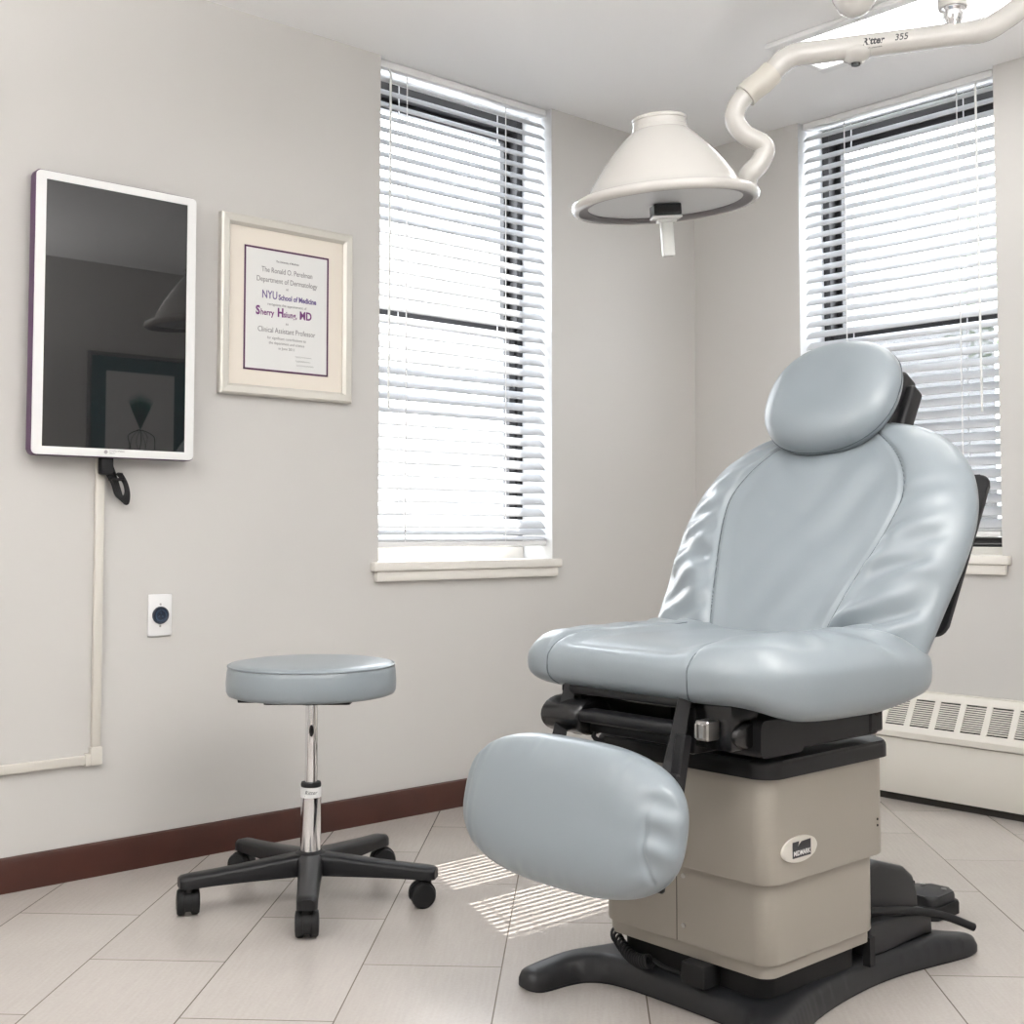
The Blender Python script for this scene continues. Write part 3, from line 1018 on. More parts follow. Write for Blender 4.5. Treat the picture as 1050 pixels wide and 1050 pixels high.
for k in range(5):
    a = a0 + 2 * math.pi * k / 5
    d = Vector((math.cos(a), math.sin(a), 0))
    nrm_ = Vector((-d.y, d.x, 0))
    bm = bmesh.new()
    secs = []
    for s, hw, zb, zt in ((0.028, 0.030, 0.066, 0.116), (0.08, 0.0275, 0.067, 0.112), (0.16, 0.0255, 0.068, 0.105), (0.24, 0.024, 0.068, 0.099), (0.295, 0.024, 0.067, 0.096), (0.312, 0.0225, 0.067, 0.094), (0.319, 0.017, 0.068, 0.091)):
        c = SC + d * s
        pr_ = [(-hw, zb), (hw, zb), (hw, zt - 0.010), (hw - 0.003, zt - 0.004), (hw - 0.009, zt), (-hw + 0.009, zt), (-hw + 0.003, zt - 0.004), (-hw, zt - 0.010)]
        secs.append([bm.verts.new(c + nrm_ * u + Vector((0, 0, z))) for u, z in pr_])
    for A, B in zip(secs, secs[1:]):
        for j in range(8):
            bm.faces.new((A[j], A[(j + 1) % 8], B[(j + 1) % 8], B[j]))
    bm.faces.new(secs[0])
    bm.faces.new(secs[-1])
    leg = put('leg', bm, 'black', st, smooth=38)
    # castor: two wheels and a hood
    pv = SC + d * 0.296
    ca = R([57, 152, -20, 115, 66][k])
    cd = Vector((math.cos(ca), math.sin(ca), 0))
    cn = Vector((-cd.y, cd.x, 0))
    ax = pv + cd * 0.012 + Vector((0, 0, 0.0305))
    bm = bmesh.new()
    for s_ in (-1, 1):
        mw = frame_mtx(ax + cn * s_ * 0.006, cd, (0, 0, 1), cn * s_)
        add_lathe(bm, [(0, 0), (0.025, 0), (0.0302, 0.003), (0.0302, 0.015), (0.027, 0.0195), (0.016, 0.0212), (0, 0.0217)], mw, 32)
    # hood
    mh = frame_mtx(ax, cd, (0, 0, 1), cn)
    arc = [(0.0328 * math.cos(R(t)), 0.0328 * math.sin(R(t))) for t in range(-15, 216, 15)]
    add_prism(bm, arc, -0.0085, 0.0085, mtx=mh)
    add_lathe(bm, [(0.0105, 0.05), (0.0105, 0.072)], Matrix.Translation((pv.x, pv.y, 0)), 16)
    put('castor', bm, 'rubber', leg, smooth=38)

# ------------------------------------------------------------------ exam chair
YC = -1.615
ch = thing('exam_chair', (-1.80, YC, 0), 'large powered exam chair in grey-blue vinyl on a beige pedestal', 'exam chair')

# base plate on the floor: four splayed feet
half = [(-2.020, 0.0), (-2.022, -0.10), (-2.032, -0.165), (-2.06, -0.202), (-2.10, -0.215), (-2.14, -0.218), (-2.168, -0.225), (-2.178, -0.248), (-2.172, -0.275), (-2.15, -0.290),
        (-2.10, -0.288), (-2.03, -0.272), (-1.95, -0.247), (-1.87, -0.222), (-1.77, -0.206), (-1.66, -0.198), (-1.56, -0.202), (-1.47, -0.216), (-1.39, -0.232), (-1.335, -0.240),
        (-1.30, -0.234), (-1.285, -0.215), (-1.290, -0.188), (-1.32, -0.16), (-1.37, -0.13), (-1.40, -0.08), (-1.405, 0.0)]
poly = [(x, YC + y) for x, y in half] + [(x, YC - y) for x, y in half[-2:0:-1]]
poly = [(p.x, p.y) for p in smooth_path([(x, y, 0) for x, y in poly + poly[:1]], 3)[:-1]]


def rounded_plate(poly, cell, hfun):
    """plate with softly rounded rims: a fine grid clipped to the outline, height from the distance to the rim"""
    xs, ys = [p[0] for p in poly], [p[1] for p in poly]
    n = len(poly)

    def inside(x, y):
        c = False
        for k in range(n):
            (x1, y1), (x2, y2) = poly[k], poly[k - 1]
            if (y1 > y) != (y2 > y) and x < (x2 - x1) * (y - y1) / (y2 - y1) + x1:
                c = not c
        return c

    def near(x, y):
        best = (9, 0, 0)
        for k in range(n):
            (x1, y1), (x2, y2) = poly[k], poly[k - 1]
            dx, dy = x2 - x1, y2 - y1
            t = min(1, max(0, ((x - x1) * dx + (y - y1) * dy) / (dx * dx + dy * dy + 1e-12)))
            px, py = x1 + dx * t, y1 + dy * t
            d = math.hypot(x - px, y - py)
            if d < best[0]:
                best = (d, px, py)
        return best
    bm = bmesh.new()
    V = {}
    x0, y0 = min(xs), min(ys)
    nx, ny = int((max(xs) - x0) / cell) + 2, int((max(ys) - y0) / cell) + 2
    ok = {(i, j) for i in range(nx) for j in range(ny) if inside(x0 + (i + 0.5) * cell, y0 + (j + 0.5) * cell)}

    def vert(i, j):
        if (i, j) not in V:
            V[(i, j)] = bm.verts.new((x0 + i * cell, y0 + j * cell, 0))
        return V[(i, j)]
    for i, j in ok:
        bm.faces.new((vert(i, j), vert(i + 1, j), vert(i + 1, j + 1), vert(i, j + 1)))
    rim = [e for e in bm.edges if len(e.link_faces) == 1]
    rv = {v for e in rim for v in e.verts}
    for v in bm.verts:
        d, px, py = near(v.co.x, v.co.y)
        if v in rv:
            v.co.x, v.co.y, d = px, py, 0
        v.co.z = hfun(v.co.x, v.co.y, d)
    ex = bmesh.ops.extrude_edge_only(bm, edges=rim)
    for g in ex['geom']:
        if isinstance(g, bmesh.types.BMVert):
            g.co.z = 0.004
    return bm


def plate_h(x, y, d):
    f = sstep(-2.03, -2.16, x) if x < -2 else sstep(-1.42, -1.30, x)
    top = 0.052 - 0.014 * f
    q = min(1, d / 0.030)
    return 0.016 + (top - 0.016) * math.sqrt(1 - (1 - q) ** 2)


put('base_plate', rounded_plate(poly, 0.0065, plate_h), 'charcoal', ch, smooth=60)
bm = bmesh.new()
add_prism(bm, [(x * 0.985 - 0.027, YC + (y - YC) * 0.985) for x, y in poly], 0.0, 0.004)
put('base_skid', bm, 'rubber', ch)
BX0, BX1, BY0, BY1 = -2.012, -1.655, -1.828, -1.415
bcx, bcy = (BX0 + BX1) / 2, (BY0 + BY1) / 2
bm = bmesh.new()
add_prism(bm, rrect(0.30, 0.36, 0.03, 6, bcx, bcy), 0.05, 0.104)
add_box(bm, BX1 - 0.022, BX1 - 0.004, BY0 + 0.004, BY0 + 0.02, 0.048, 0.104)
put('plinth', bm, 'rubber', ch, smooth=35)
bm = bmesh.new()
add_prism(bm, rrect(BX1 - BX0 - 0.012, BY1 - BY0 - 0.012, 0.03, 8, bcx, bcy), 0.098, 0.124)
add_prism(bm, rrect(BX1 - BX0, BY1 - BY0, 0.034, 8, bcx, bcy), 0.122, 0.285, 0.002, 2, which='both')
lp = put('lower_panel', bm, 'beige', ch, smooth=35)
bm = bmesh.new()
add_box(bm, BX0 - 0.0004, BX0 + 0.001, -1.6160, -1.6145, 0.124, 0.262)
put('panel_joint', bm, 'dark', lp)
for z in (0.155, 0.248):
    put('panel_screw', lathe([(0.0045, 0), (0.0045, 0.002), (0, 0.003)], frame_mtx((BX0, -1.632, z), (0, 1, 0), (0, 0, 1), (-1, 0, 0)), 12), 'steel', lp)
UX0, UX1, UY0, UY1 = BX0 - 0.009, -1.628, BY0 - 0.009, BY1 + 0.006
bm = bmesh.new()
add_prism(bm, rrect(UX1 - UX0, UY1 - UY0, 0.036, 8, (UX0 + UX1) / 2, (UY0 + UY1) / 2), 0.268, 0.458, 0.003, 2, which='both')
ub = put('upper_panel', bm, 'beige', ch, smooth=35)
for z in (0.325, 0.337):
    put('panel_screw', lathe([(0.0025, 0), (0.0025, 0.001), (0, 0.0014)], frame_mtx((-1.665, UY0, z), (1, 0, 0), (0, 0, 1), (0, -1, 0)), 10), 'dark', ub)
# badge
BM = frame_mtx((-1.929, UY0, 0.324), (1, 0, 0), (0, 0, 1), (0, -1, 0))
bm = bmesh.new()
add_prism(bm, ellipse(0.0545, 0.0235), 0, 0.004, 0.002, 2, BM)
bd = put('badge', bm, 'cream', ub, smooth=40)
bm = bmesh.new()
add_prism(bm, [(-0.024, -0.0145), (0.032, -0.0145), (0.032, 0.0145), (0.004, 0.0135), (-0.003, 0.009), (-0.009, 0.002), (-0.004, 0.0145), (-0.024, 0.0145)], 0.004, 0.0048, mtx=BM)
put('badge_panel', bm, 'print', bd)
bm = bmesh.new()
add_text(bm, 'MIDMARK', 0.0125, BM @ Matrix.Translation((0.004, -0.0105, 0.0049)), bold=0.0002, xs=0.92)
put('badge_lettering', bm, 'white', bd, recalc=False)
# top cap
bm = bmesh.new()
add_prism(bm, rrect(UX1 - UX0 + 0.022, UY1 - UY0 + 0.02, 0.042, 8, (UX0 + UX1) / 2 + 0.002, (UY0 + UY1) / 2), 0.4585, 0.492, 0.012, 4)
put('top_cap', bm, 'black', ch, smooth=40)

# rear motor cover, foot pedal, cables
bm = bmesh.new()
add_prism(bm, [(-1.64, 0.05), (-1.64, 0.215), (-1.56, 0.224), (-1.46, 0.196), (-1.425, 0.172), (-1.408, 0.135), (-1.405, 0.05)], -1.775, -1.455, 0.012, 3,
          mtx=Matrix(((1, 0, 0, 0), (0, 0, 1, 0), (0, 1, 0, 0), (0, 0, 0, 1))), which='both')
mc = put('motor_cover', bm, 'charcoal', ch, smooth=40)
bm = bmesh.new()
add_prism(bm, [(-1.64, 0.05), (-1.64, 0.118), (-1.42, 0.106), (-1.40, 0.096), (-1.395, 0.05)], -1.80, -1.45, 0.008, 3,
          mtx=Matrix(((1, 0, 0, 0), (0, 0, 1, 0), (0, 1, 0, 0), (0, 0, 0, 1))), which='both')
put('motor_cover_skirt', bm, 'charcoal', ch, smooth=40)
put('power_inlet', bx(-1.41, -1.403, -1.765, -1.735, 0.10, 0.155, 0.004, 2), 'black_gloss', mc)
hp = smooth_path([(-1.62, -1.775, 0.135), (-1.56, -1.795, 0.128), (-1.50, -1.803, 0.118), (-1.44, -1.822, 0.105), (-1.395, -1.842, 0.09), (-1.350, -1.868, 0.068)], 6)
put('power_cable', tube(hp, 0.0085, 12), 'rubber', ch, smooth=60)
# coiled lead in front of the plinth
pts = []
for k in range(220):
    t = k / 219
    a = t * 2 * math.pi * 15
    c = Vector((-2.000 - 0.028 * t, -1.44 - 0.12 * t, 0.092 - 0.018 * t - 0.02 * math.sin(t * 3.1)))
    pts.append(c + Vector((0, 0.3, 0.95)).normalized() * 0.0115 * math.sin(a) + Vector((1, 0, 0)) * 0.0115 * math.cos(a))
cl = put('coiled_lead', tube(pts, 0.0032, 6), 'rubber', ch, smooth=60)
bm = bmesh.new()
add_tube(bm, smooth_path([pts[-1], (-2.03, -1.60, 0.072), (-2.02, -1.64, 0.07), (-1.99, -1.66, 0.075)], 5), 0.004, 8)
add_box(bm, -2.035, -1.985, -1.70, -1.64, 0.0535, 0.098, 0.008, 2)
put('lead_connector', bm, 'rubber', ch, smooth=40)

# foot control on the floor behind the chair
fp = thing('foot_pedal', (-1.12, -1.665, 0), 'small black foot control on the floor behind the chair pedestal', 'foot pedal')
bm = bmesh.new()
add_prism(bm, rrect(0.13, 0.11, 0.025, 6, -1.12, -1.63), 0.0, 0.03, 0.006, 2)
put('pedal_base', bm, 'rubber', fp, smooth=40)
bm = bmesh.new()
add_prism(bm, rrect(0.115, 0.095, 0.024, 6, -1.12, -1.63), 0.030, 0.052, 0.010, 3)
put('pedal_top', bm, 'charcoal', fp, smooth=40)
for dx, dy in ((0.03, -0.025), (0.03, 0.03)):
    put('pedal_stud', lathe([(0.006, 0), (0.006, 0.003), (0, 0.0045)], Matrix.Translation((-1.12 + dx, -1.63 + dy, 0.052)), 12), 'steel', fp)

# seat carriage
bm = bmesh.new()
add_box(bm, -1.99, -1.66, -1.74, -1.50, 0.493, 0.515, 0.006, 2)
add_box(bm, -1.93, -1.72, -1.70, -1.53, 0.515, 0.575, 0.006, 2)
add_box(bm, -2.06, -1.60, -1.78, -1.44, 0.572, 0.592, 0.004, 1)
put('seat_carriage', bm, 'black_gloss', ch, smooth=35)
for s, yy in (('near', -1.850), ('far', -1.385)):
    inn = 1 if s == 'near' else -1
    bm = bmesh.new()
    ya, yb_ = sorted((yy, yy + inn * 0.075))
    # hollow rounded front box and bar to the rear
    add_box(bm, -2.055, -1.925, ya, yb_, 0.502, 0.568, 0.014, 4, edges=1)
    add_box(bm, -1.928, -1.668, ya + 0.006, yb_ - 0.006, 0.506, 0.562, 0.003, 1)
    add_box(bm, -1.70, -1.655, ya + 0.002, yb_ - 0.002, 0.51, 0.592, 0.004, 1)
    ar = put('side_rail', bm, 'black', ch, smooth=38)
    bm = bmesh.new()
    kx, kr, ka, kb = (-2.062, 0.024, yy + 0.018, yy + 0.075) if s == 'near' else (-2.105, 0.036, ya - 0.03, yb_)
    add_prism(bm, [(kr * math.cos(R(t)), kr * math.sin(R(t))) for t in range(0, 360, 15)], ka, kb, 0.008, 3, which='both',
              mtx=Matrix(((1.5, 0, 0, kx), (0, 0, 1, 0), (0, 1, 0, 0.542), (0, 0, 0, 1))))
    put('rail_knuckle', bm, 'black_gloss', ar, smooth=40)
    put('rail_bolt', lathe([(0.009, 0), (0.009, 0.002), (0, 0.002)], frame_mtx((-1.678, yy - inn * 0.0005 + inn * 0.002, 0.55), (1, 0, 0), (0, 0, 1), (0, -inn, 0)), 16), 'dark', ar)
put('guard_lever', tube(smooth_path([(-1.99, -1.838, 0.590), (-1.93, -1.865, 0.580), (-1.86, -1.872, 0.574), (-1.80, -1.868, 0.574), (-1.775, -1.85, 0.582)], 5), 0.0055, 10), 'black_gloss', ch, smooth=60)
# hinge bars at the seat front
bm = bmesh.new()
add_box(bm, -2.125, -2.095, -1.735, -1.415, 0.586, 0.602, 0.004, 2)
add_box(bm, -2.15, -2.10, -1.725, -1.42, 0.537, 0.560, 0.008, 3)
add_box(bm, -2.12, -2.06, -1.715, -1.44, 0.515, 0.532, 0.004, 2)
add_box(bm, -2.10, -2.00, -1.735, -1.705, 0.50, 0.60, 0.006, 2)
add_box(bm, -2.10, -2.00, -1.445, -1.415, 0.50, 0.60, 0.006, 2)
put('footrest_hinge', bm, 'black', ch, smooth=38)
put('seat_board', bx(-2.07, -1.62, -1.86, -1.38, 0.592, 0.606, 0.003), 'ply', ch)
bm = bmesh.new()
add_box(bm, -2.135, -2.10, -1.795, -1.765, 0.535, 0.57, 0.003, 1)
add_box(bm, -2.142, -2.134, -1.790, -1.780, 0.54, 0.565, 0.001, 1)
add_box(bm, -2.142, -2.134, -1.775, -1.770, 0.54, 0.565, 0.001, 1)
put('latch', bm, 'steel', ch)
put('latch_mount', bx(-2.10, -2.02, -1.82, -1.735, 0.515, 0.597, 0.006, 2), 'black_gloss', ch, smooth=38)
FC = Vector((-2.275, -1.585, 0.400))
ft = R(13)
FN = Vector((-math.cos(ft), 0, math.sin(ft)))
FU = Vector((math.sin(ft), 0, math.cos(ft)))
for yy in (-1.43, -1.725):
    bm = bmesh.new()
    pa, pb, pd = Vector((-2.115, yy, 0.600)), Vector((-2.150, yy, 0.49)), Vector((-2.198, yy, 0.40))
    for A, B, w0, w1 in ((pa, pb, 0.016, 0.020), (pb, pd, 0.020, 0.022)):
        add_tube(bm, [A, B], [w0, w1], 4)
    put('footrest_arm', bm, 'black', ch, smooth=30)
put('footrest_bracket', bx(-0.011, 0.011, -0.09, 0.09, -0.012, 0.012, 0.003, 1, frame_mtx((-2.160, -1.745, 0.455), (0, 1, 0), FU, FN)), 'black', ch)
put('footrest_board', bx(-0.2, 0.2, -0.10, 0.10, 0, 0.012, 0.004, 1, frame_mtx(FC - FN * 0.062, (0, 1, 0), FU, FN)), 'black', ch)
put('release_rod', tube(smooth_path([(-2.10, -1.49, 0.53), (-2.11, -1.49, 0.505), (-2.11, -1.515, 0.495), (-2.11, -1.53, 0.47), (-2.11, -1.53, 0.455)], 4), 0.005, 8), 'black', ch, smooth=60)


# ---- upholstery
def fb(p, s=1.0):
    return noise.noise(Vector(p) * s)


def cushion(name, outline, ctr, O, A, B, Nn, hf, hb, parent, nr=90, nb=24, p=2.6, q=2.2, backscale=1.0, mtl='vinyl'):
    """outline: closed list of (a, b); front half rises by hf(a,b,rho), back half by hb"""
    bm = bmesh.new()
    n = len(outline)
    O, A, B, Nn = Vector(O), Vector(A), Vector(B), Vector(Nn)
    c = Vector((ctr[0], ctr[1]))

    def P(a, b, h):
        return O + A * a + B * b + Nn * h
    rings = []
    # front rings from centre to rim, then back to the centre
    ts = [math.sin(0.5 * math.pi * k / nr) for k in range(0, nr + 1)]
    for k, t in enumerate(ts):
        if k == 0:
            rings.append([bm.verts.new(P(c[0], c[1], hf(c[0], c[1], 0.0)))])
        else:
            rg = []
            for (a, b) in outline:
                x, y = c[0] + (a - c[0]) * t, c[1] + (b - c[1]) * t
                rg.append(bm.verts.new(P(x, y, hf(x, y, t))))
            rings.append(rg)
    tb = [math.sin(0.5 * math.pi * k / nb) for k in range(nb - 1, -1, -1)]
    for t in tb:
        if t < 1e-6:
            rings.append([bm.verts.new(P(c[0], c[1], -hb(0.0)))])
        else:
            rings.append([bm.verts.new(P(c[0] + (a - c[0]) * t, c[1] + (b - c[1]) * t, -hb(t))) for a, b in outline])
    for Ar, Br in zip(rings, rings[1:]):
        for k in range(n):
            k2 = (k + 1) % n
            if len(Ar) == 1:
                bm.faces.new((Ar[0], Br[k], Br[k2]))
            elif len(Br) == 1:
                bm.faces.new((Ar[k], Ar[k2], Br[0]))
            else:
                bm.faces.new((Ar[k], Ar[k2], Br[k2], Br[k]))
    return put(name, bm, mtl, parent, smooth=180)


def resample(pts, n):
    pts = [Vector((p[0], p[1], 0)) for p in pts]
    L = [0]
    for i in range(len(pts)):
        L.append(L[-1] + (pts[(i + 1) % len(pts)] - pts[i]).length)
    out = []
    j = 0
    for k in range(n):
        s = L[-1] * k / n
        while L[j + 1] < s:
            j += 1
        t = (s - L[j]) / (L[j + 1] - L[j])
        v = pts[j].lerp(pts[(j + 1) % len(pts)], t)
        out.append((v.x, v.y))
    return out


def closed_smooth(pts, sub=10):
    P = [(p[0], p[1], 0) for p in pts]
    ext = P[-2:] + P + P[:2]
    s = smooth_path(ext, sub)
    s = s[2 * sub:2 * sub + len(P) * sub]
    return [(v.x, v.y) for v in s]


# back cushion -------------------------------------------------------
th = R(32)
BU = Vector((math.sin(th), 0, math.cos(th)))
BN = Vector((-math.cos(th), 0, math.sin(th)))
BO = Vector((-1.666, YC + 0.008, 0.671))
BA = Vector((0, 1, 0))
hw = [(-0.122, 0.14), (-0.110, 0.235), (-0.086, 0.295), (-0.05, 0.328), (0.0, 0.340), (0.10, 0.352), (0.20, 0.364), (0.28, 0.366), (0.34, 0.358), (0.40, 0.338), (0.45, 0.308), (0.50, 0.258), (0.535, 0.195), (0.555, 0.12), (0.561, 0.05)]
out = [(w, v) for v, w in hw] + [(-w, v) for v, w in hw[::-1]]
out = resample(closed_smooth(out, 8), 420)
SEAM = [(-0.08, 0.138), (0.0, 0.148), (0.13, 0.182), (0.22, 0.208), (0.29, 0.222), (0.33, 0.224), (0.37, 0.214), (0.41, 0.195), (0.45, 0.165), (0.49, 0.122), (0.53, 0.078), (0.57, 0.06)]


def seam_w(v):
    # smooth interpolation
    t = 0
    for d in (-0.012, 0, 0.012):
        t += interp(SEAM, v + d)
    return t / 3


def back_h(a, b, t):
    base = 0.074 * max(0.0, 1 - t ** 3.2) ** (1 / 2.1)
    w = seam_w(b)
    e = abs(a) - w
    s = 1 if a > 0 else -1
    h = base
    # sunken centre panel, plump bolsters
    h -= 0.009 * sstep(0.01, -0.05, e) * sstep(-0.10, 0.05, b) * sstep(1.0, 0.9, t)
    half_w = interp([(v, x) for v, x in hw], b)
    if e > 0:
        f = min(1, e / max(0.02, half_w - w))
        h += 0.012 * math.sin(math.pi * min(1, f ** 0.8)) * sstep(0.52, 0.40, b)
        # gathers running out from the seam
        n1 = fb((b * 7, s * 3.0, 1.0))
        ph = b * 95 + (e * (-55 if s < 0 else 40)) + 3.0 * n1
        env = sstep(0.0, 0.02, e) * sstep(1.0, 0.6, f) * (0.5 + 0.6 * fb((b * 11, e * 9, s * 5.0)))
        big = 0.55 + 0.45 * sstep(0.30, 0.16, b)
        h += 0.0062 * big * env * math.sin(ph)
        # broad pulls low on the bolster
        ph2 = b * 42 - e * 48 * (1 if s < 0 else 0.5) + 4 * fb((b * 4, e * 4, 9 * s))
        h += (0.0085 if s > 0 else 0.0105) * sstep(0.36, 0.06, b) * sstep(0, 0.04, e) * sstep(1, 0.75, f) * math.sin(ph2)
    h += 0.0016 * fb((a * 9, b * 6, 2.2)) * sstep(1, 0.8, t)
    if e < 0:
        # soft slanting creases on the panel
        h += 0.0032 * math.sin((a * 0.8 + b * 0.55) * 60 + 3 * fb((a * 5, b * 5, 0.3))) * (0.15 + fb((a * 4 + 3, b * 4, 7.7)) ** 2 * 2.0)
    h -= 0.0075 * math.exp(-(e / 0.0055) ** 2) * sstep(1.0, 0.93, t)
    return h


bc = cushion('back_cushion', out, (0, 0.24), BO, BA, BU, BN, back_h, lambda t: 0.055 * max(0, 1 - t ** 4) ** 0.4, ch, nr=110, nb=14)


def rho_of(a, b, outline, ctr):
    """fraction of the way from the centre to the outline"""
    da, db = a - ctr[0], b - ctr[1]
    if math.hypot(da, db) < 1e-6:
        return 0
    best = 9
    n = len(outline)
    for k in range(n):
        x1, y1 = outline[k][0] - ctr[0], outline[k][1] - ctr[1]
        x2, y2 = outline[(k + 1) % n][0] - ctr[0], outline[(k + 1) % n][1] - ctr[1]
        den = da * (y2 - y1) - db * (x2 - x1)
        if abs(den) < 1e-12:
            continue
        t = (x1 * (y2 - y1) - y1 * (x2 - x1)) / den
        u = (x1 * db - y1 * da) / den
        if t > 0 and -1e-6 <= u <= 1 + 1e-6:
            best = min(best, t)
    return 1 / best


def seam_tube(parent, pts2, outline, ctr, hf, O, A, B, Nn, rad=0.0014, hb=None):
    P = []
    for a, b in pts2:
        t = rho_of(a, b, outline, ctr)
        if t > 1:
            break
        last = (a, b, t)
        v = O + A * a + B * b + Nn * (hf(a, b, t) + 0.0006)
        P.append(v)
    if hb:
        a, b, t = last
        for q in (0.9995, 0.998, 0.995, 0.99, 0.98, 0.965, 0.95, 0.93):
            x, y = ctr[0] + (a - ctr[0]) / t * q, ctr[1] + (b - ctr[1]) / t * q
            P.append(O + A * x + B * y - Nn * (hb(q) + 0.0006))
    put('seam', tube(P, rad, 6), 'vinyl_seam', parent, smooth=60)


for s in (1, -1):
    seam_tube(bc, [(s * seam_w(v), v) for v in [-0.06 + 0.60 * k / 120 for k in range(121)]], out, (0, 0.24), back_h, BO, BA, BU, BN)
# back shell
SHELLW, SHELLH, SHELLC, SHELLV = 0.634, 0.39, 0.0, 0.277
bm = bmesh.new()
add_prism(bm, rrect(SHELLW, SHELLH, 0.025, 8, SHELLC, SHELLV), -0.094, -0.083, 0.003, 2, frame_mtx(BO, BA, BU, BN), which='both')
add_prism(bm, rrect(0.54, 0.40, 0.06, 8, 0, 0.22), -0.080, -0.055, mtx=frame_mtx(BO, BA, BU, BN))
put('back_shell', bm, 'black', ch, smooth=40)

# headrest ------------------------------------------------------------
hth = R(30)
HU = Vector((math.sin(hth), 0, math.cos(hth)))
HN = Vector((-math.cos(hth), 0, math.sin(hth)))
HO = BO + BU * 0.590 + BN * 0.075 + BA * 0.026
o2 = []
for k in range(200):
    a = 2 * math.pi * k / 200
    cc, ss = math.cos(a), math.sin(a)
    e = 2 / 2.25
    o2.append((0.170 * math.copysign(abs(cc) ** e, cc), 0.148 * math.copysign(abs(ss) ** e, ss)))


def head_h(a, b, t):
    h = 0.062 * max(0, 1 - t ** 3.4) ** (1 / 2.3)
    h -= 0.010 * math.exp(-((a / 0.10) ** 2 + (b / 0.085) ** 2))
    return h


hr = cushion('headrest', o2, (0, 0), HO, BA, HU, HN, head_h, lambda t: 0.05 * max(0, 1 - t ** 3.6) ** (1 / 2.2), ch, nr=50, nb=24)
put('headrest_seam', tube([HO + BA * a * 1.001 + HU * b * 1.001 - HN * 0.002 for a, b in o2], 0.0014, 6, closed=True), 'vinyl_seam', hr, smooth=60)
bm = bmesh.new()
HM = frame_mtx(HO, BA, HU, HN)
add_box(bm, -0.138, 0.09, -0.12, 0.098, -0.105, -0.046, 0.012, 3, HM)
add_box(bm, -0.158, -0.13, -0.10, 0.070, -0.110, -0.066, 0.010, 3, HM)
add_lathe(bm, [(0.022, -0.150), (0.022, 0.10)], HM @ Matrix.Translation((0, 0.045, -0.088)) @ Matrix.Rotation(R(90), 4, 'Y'), 20)
put('headrest_bracket', bm, 'black', ch, smooth=38)

# seat cushion ----------------------------------------------------------
SO = Vector((-1.88, YC, 0.640))
SA, SB, SN = Vector((0, 1, 0)), Vector((-1, 0, 0)), Vector((0, 0, 1))   # a across, b towards the front
so = [(0.0, 0.265), (0.12, 0.262), (0.22, 0.262), (0.285, 0.252), (0.325, 0.215), (0.338, 0.15), (0.336, 0.0), (0.33, -0.12), (0.31, -0.20), (0.25, -0.25), (0.12, -0.262), (0.0, -0.265),
      (-0.12, -0.268), (-0.275, -0.272), (-0.336, -0.232), (-0.346, -0.12), (-0.345, 0.0), (-0.338, 0.10), (-0.315, 0.175), (-0.27, 0.228), (-0.20, 0.255), (-0.10, 0.264)]
so = resample(closed_smooth(so, 8), 420)


def seat_seam(b):
    return interp([(-0.3, 0.17), (-0.15, 0.165), (0.0, 0.17), (0.12, 0.185), (0.20, 0.215), (0.28, 0.225)], b)


def seat_h(a, b, t):
    h = 0.070 * max(0.0, 1 - t ** 5.0) ** (1 / 2.6)
    w = seat_seam(b)
    if a < 0:
        w *= 0.62 + 0.38 * sstep(0.24, 0.0, b)
    e = abs(a) - w
    h -= 0.012 * sstep(0.01, -0.06, e) * sstep(1.0, 0.85, t)
    if e > 0:
        f = min(1, e / max(0.03, 0.34 - w))
        amp = 0.014 if a < 0 else 0.006
        h += amp * math.sin(math.pi * min(1, f ** 0.9)) * sstep(1.0, 0.9, t)
        n1 = fb((b * 6, a * 4, 3.0))
        h += 0.0045 * sstep(0, 0.02, e) * sstep(1, 0.5, f) * math.sin(b * 75 + a * 20 + 4 * n1) * (0.2 + n1 * n1)
    # creases towards the back corners
    cr = sstep(0.02, -0.2, b) * sstep(0.15, 0.30, abs(a))
    h += 0.0095 * cr * math.sin(b * 62 + abs(a) * 55 + 2 * fb((a * 6, b * 6, 5))) * sstep(1.0, 0.9, t)
    h += 0.0016 * fb((a * 8, b * 8, 4.2))
    h -= 0.0060 * math.exp(-(e / 0.0055) ** 2) * sstep(1.0, 0.97, t) * sstep(-0.12, -0.02, b)
    return h


def seat_hb(t):
    return 0.052 * max(0, 1 - t ** 7) ** (1 / 2.8)


sc_ = cushion('seat_cushion', so, (0, 0), SO, SA, SB, SN, seat_h, seat_hb, ch, nr=110, nb=18)
# the near bolster hangs a little lower, far edge a little higher
for v in sc_.data.vertices:
    wx, wy = v.co.x - 1.80, v.co.y + YC
    d = sstep(-1.80, -1.93, wy)
    lowpart = sstep(0.66, 0.60, v.co.z)
    if v.co.z < 0.64:
        v.co.z += (0.64 - v.co.z) * 0.55 * sstep(-1.82, -1.60, wx)
    v.co.z -= 0.030 * d * lowpart * sstep(-2.14, -2.03, wx) * sstep(-1.55, -1.66, wx)


def near_w(b):
    return seat_seam(b) * (0.62 + 0.38 * sstep(0.24, 0.0, b))


bs = [-0.10 + 0.38 * k / 220 for k in range(221)]
seam_tube(sc_, [(seat_seam(b), b) for b in bs], so, (0, 0), seat_h, SO, SA, SB, SN, hb=seat_hb)
seam_tube(sc_, [(-near_w(b), b) for b in bs], so, (0, 0), seat_h, SO, SA, SB, SN, hb=seat_hb)
# footrest ----------------------------------------------------------------
fo = []
for k in range(300):
    a = 2 * math.pi * k / 300
    cc, ss = math.cos(a), math.sin(a)
    e = 2 / 2.75
    fo.append((0.272 * math.copysign(abs(cc) ** e, cc), 0.132 * math.copysign(abs(ss) ** e, ss)))


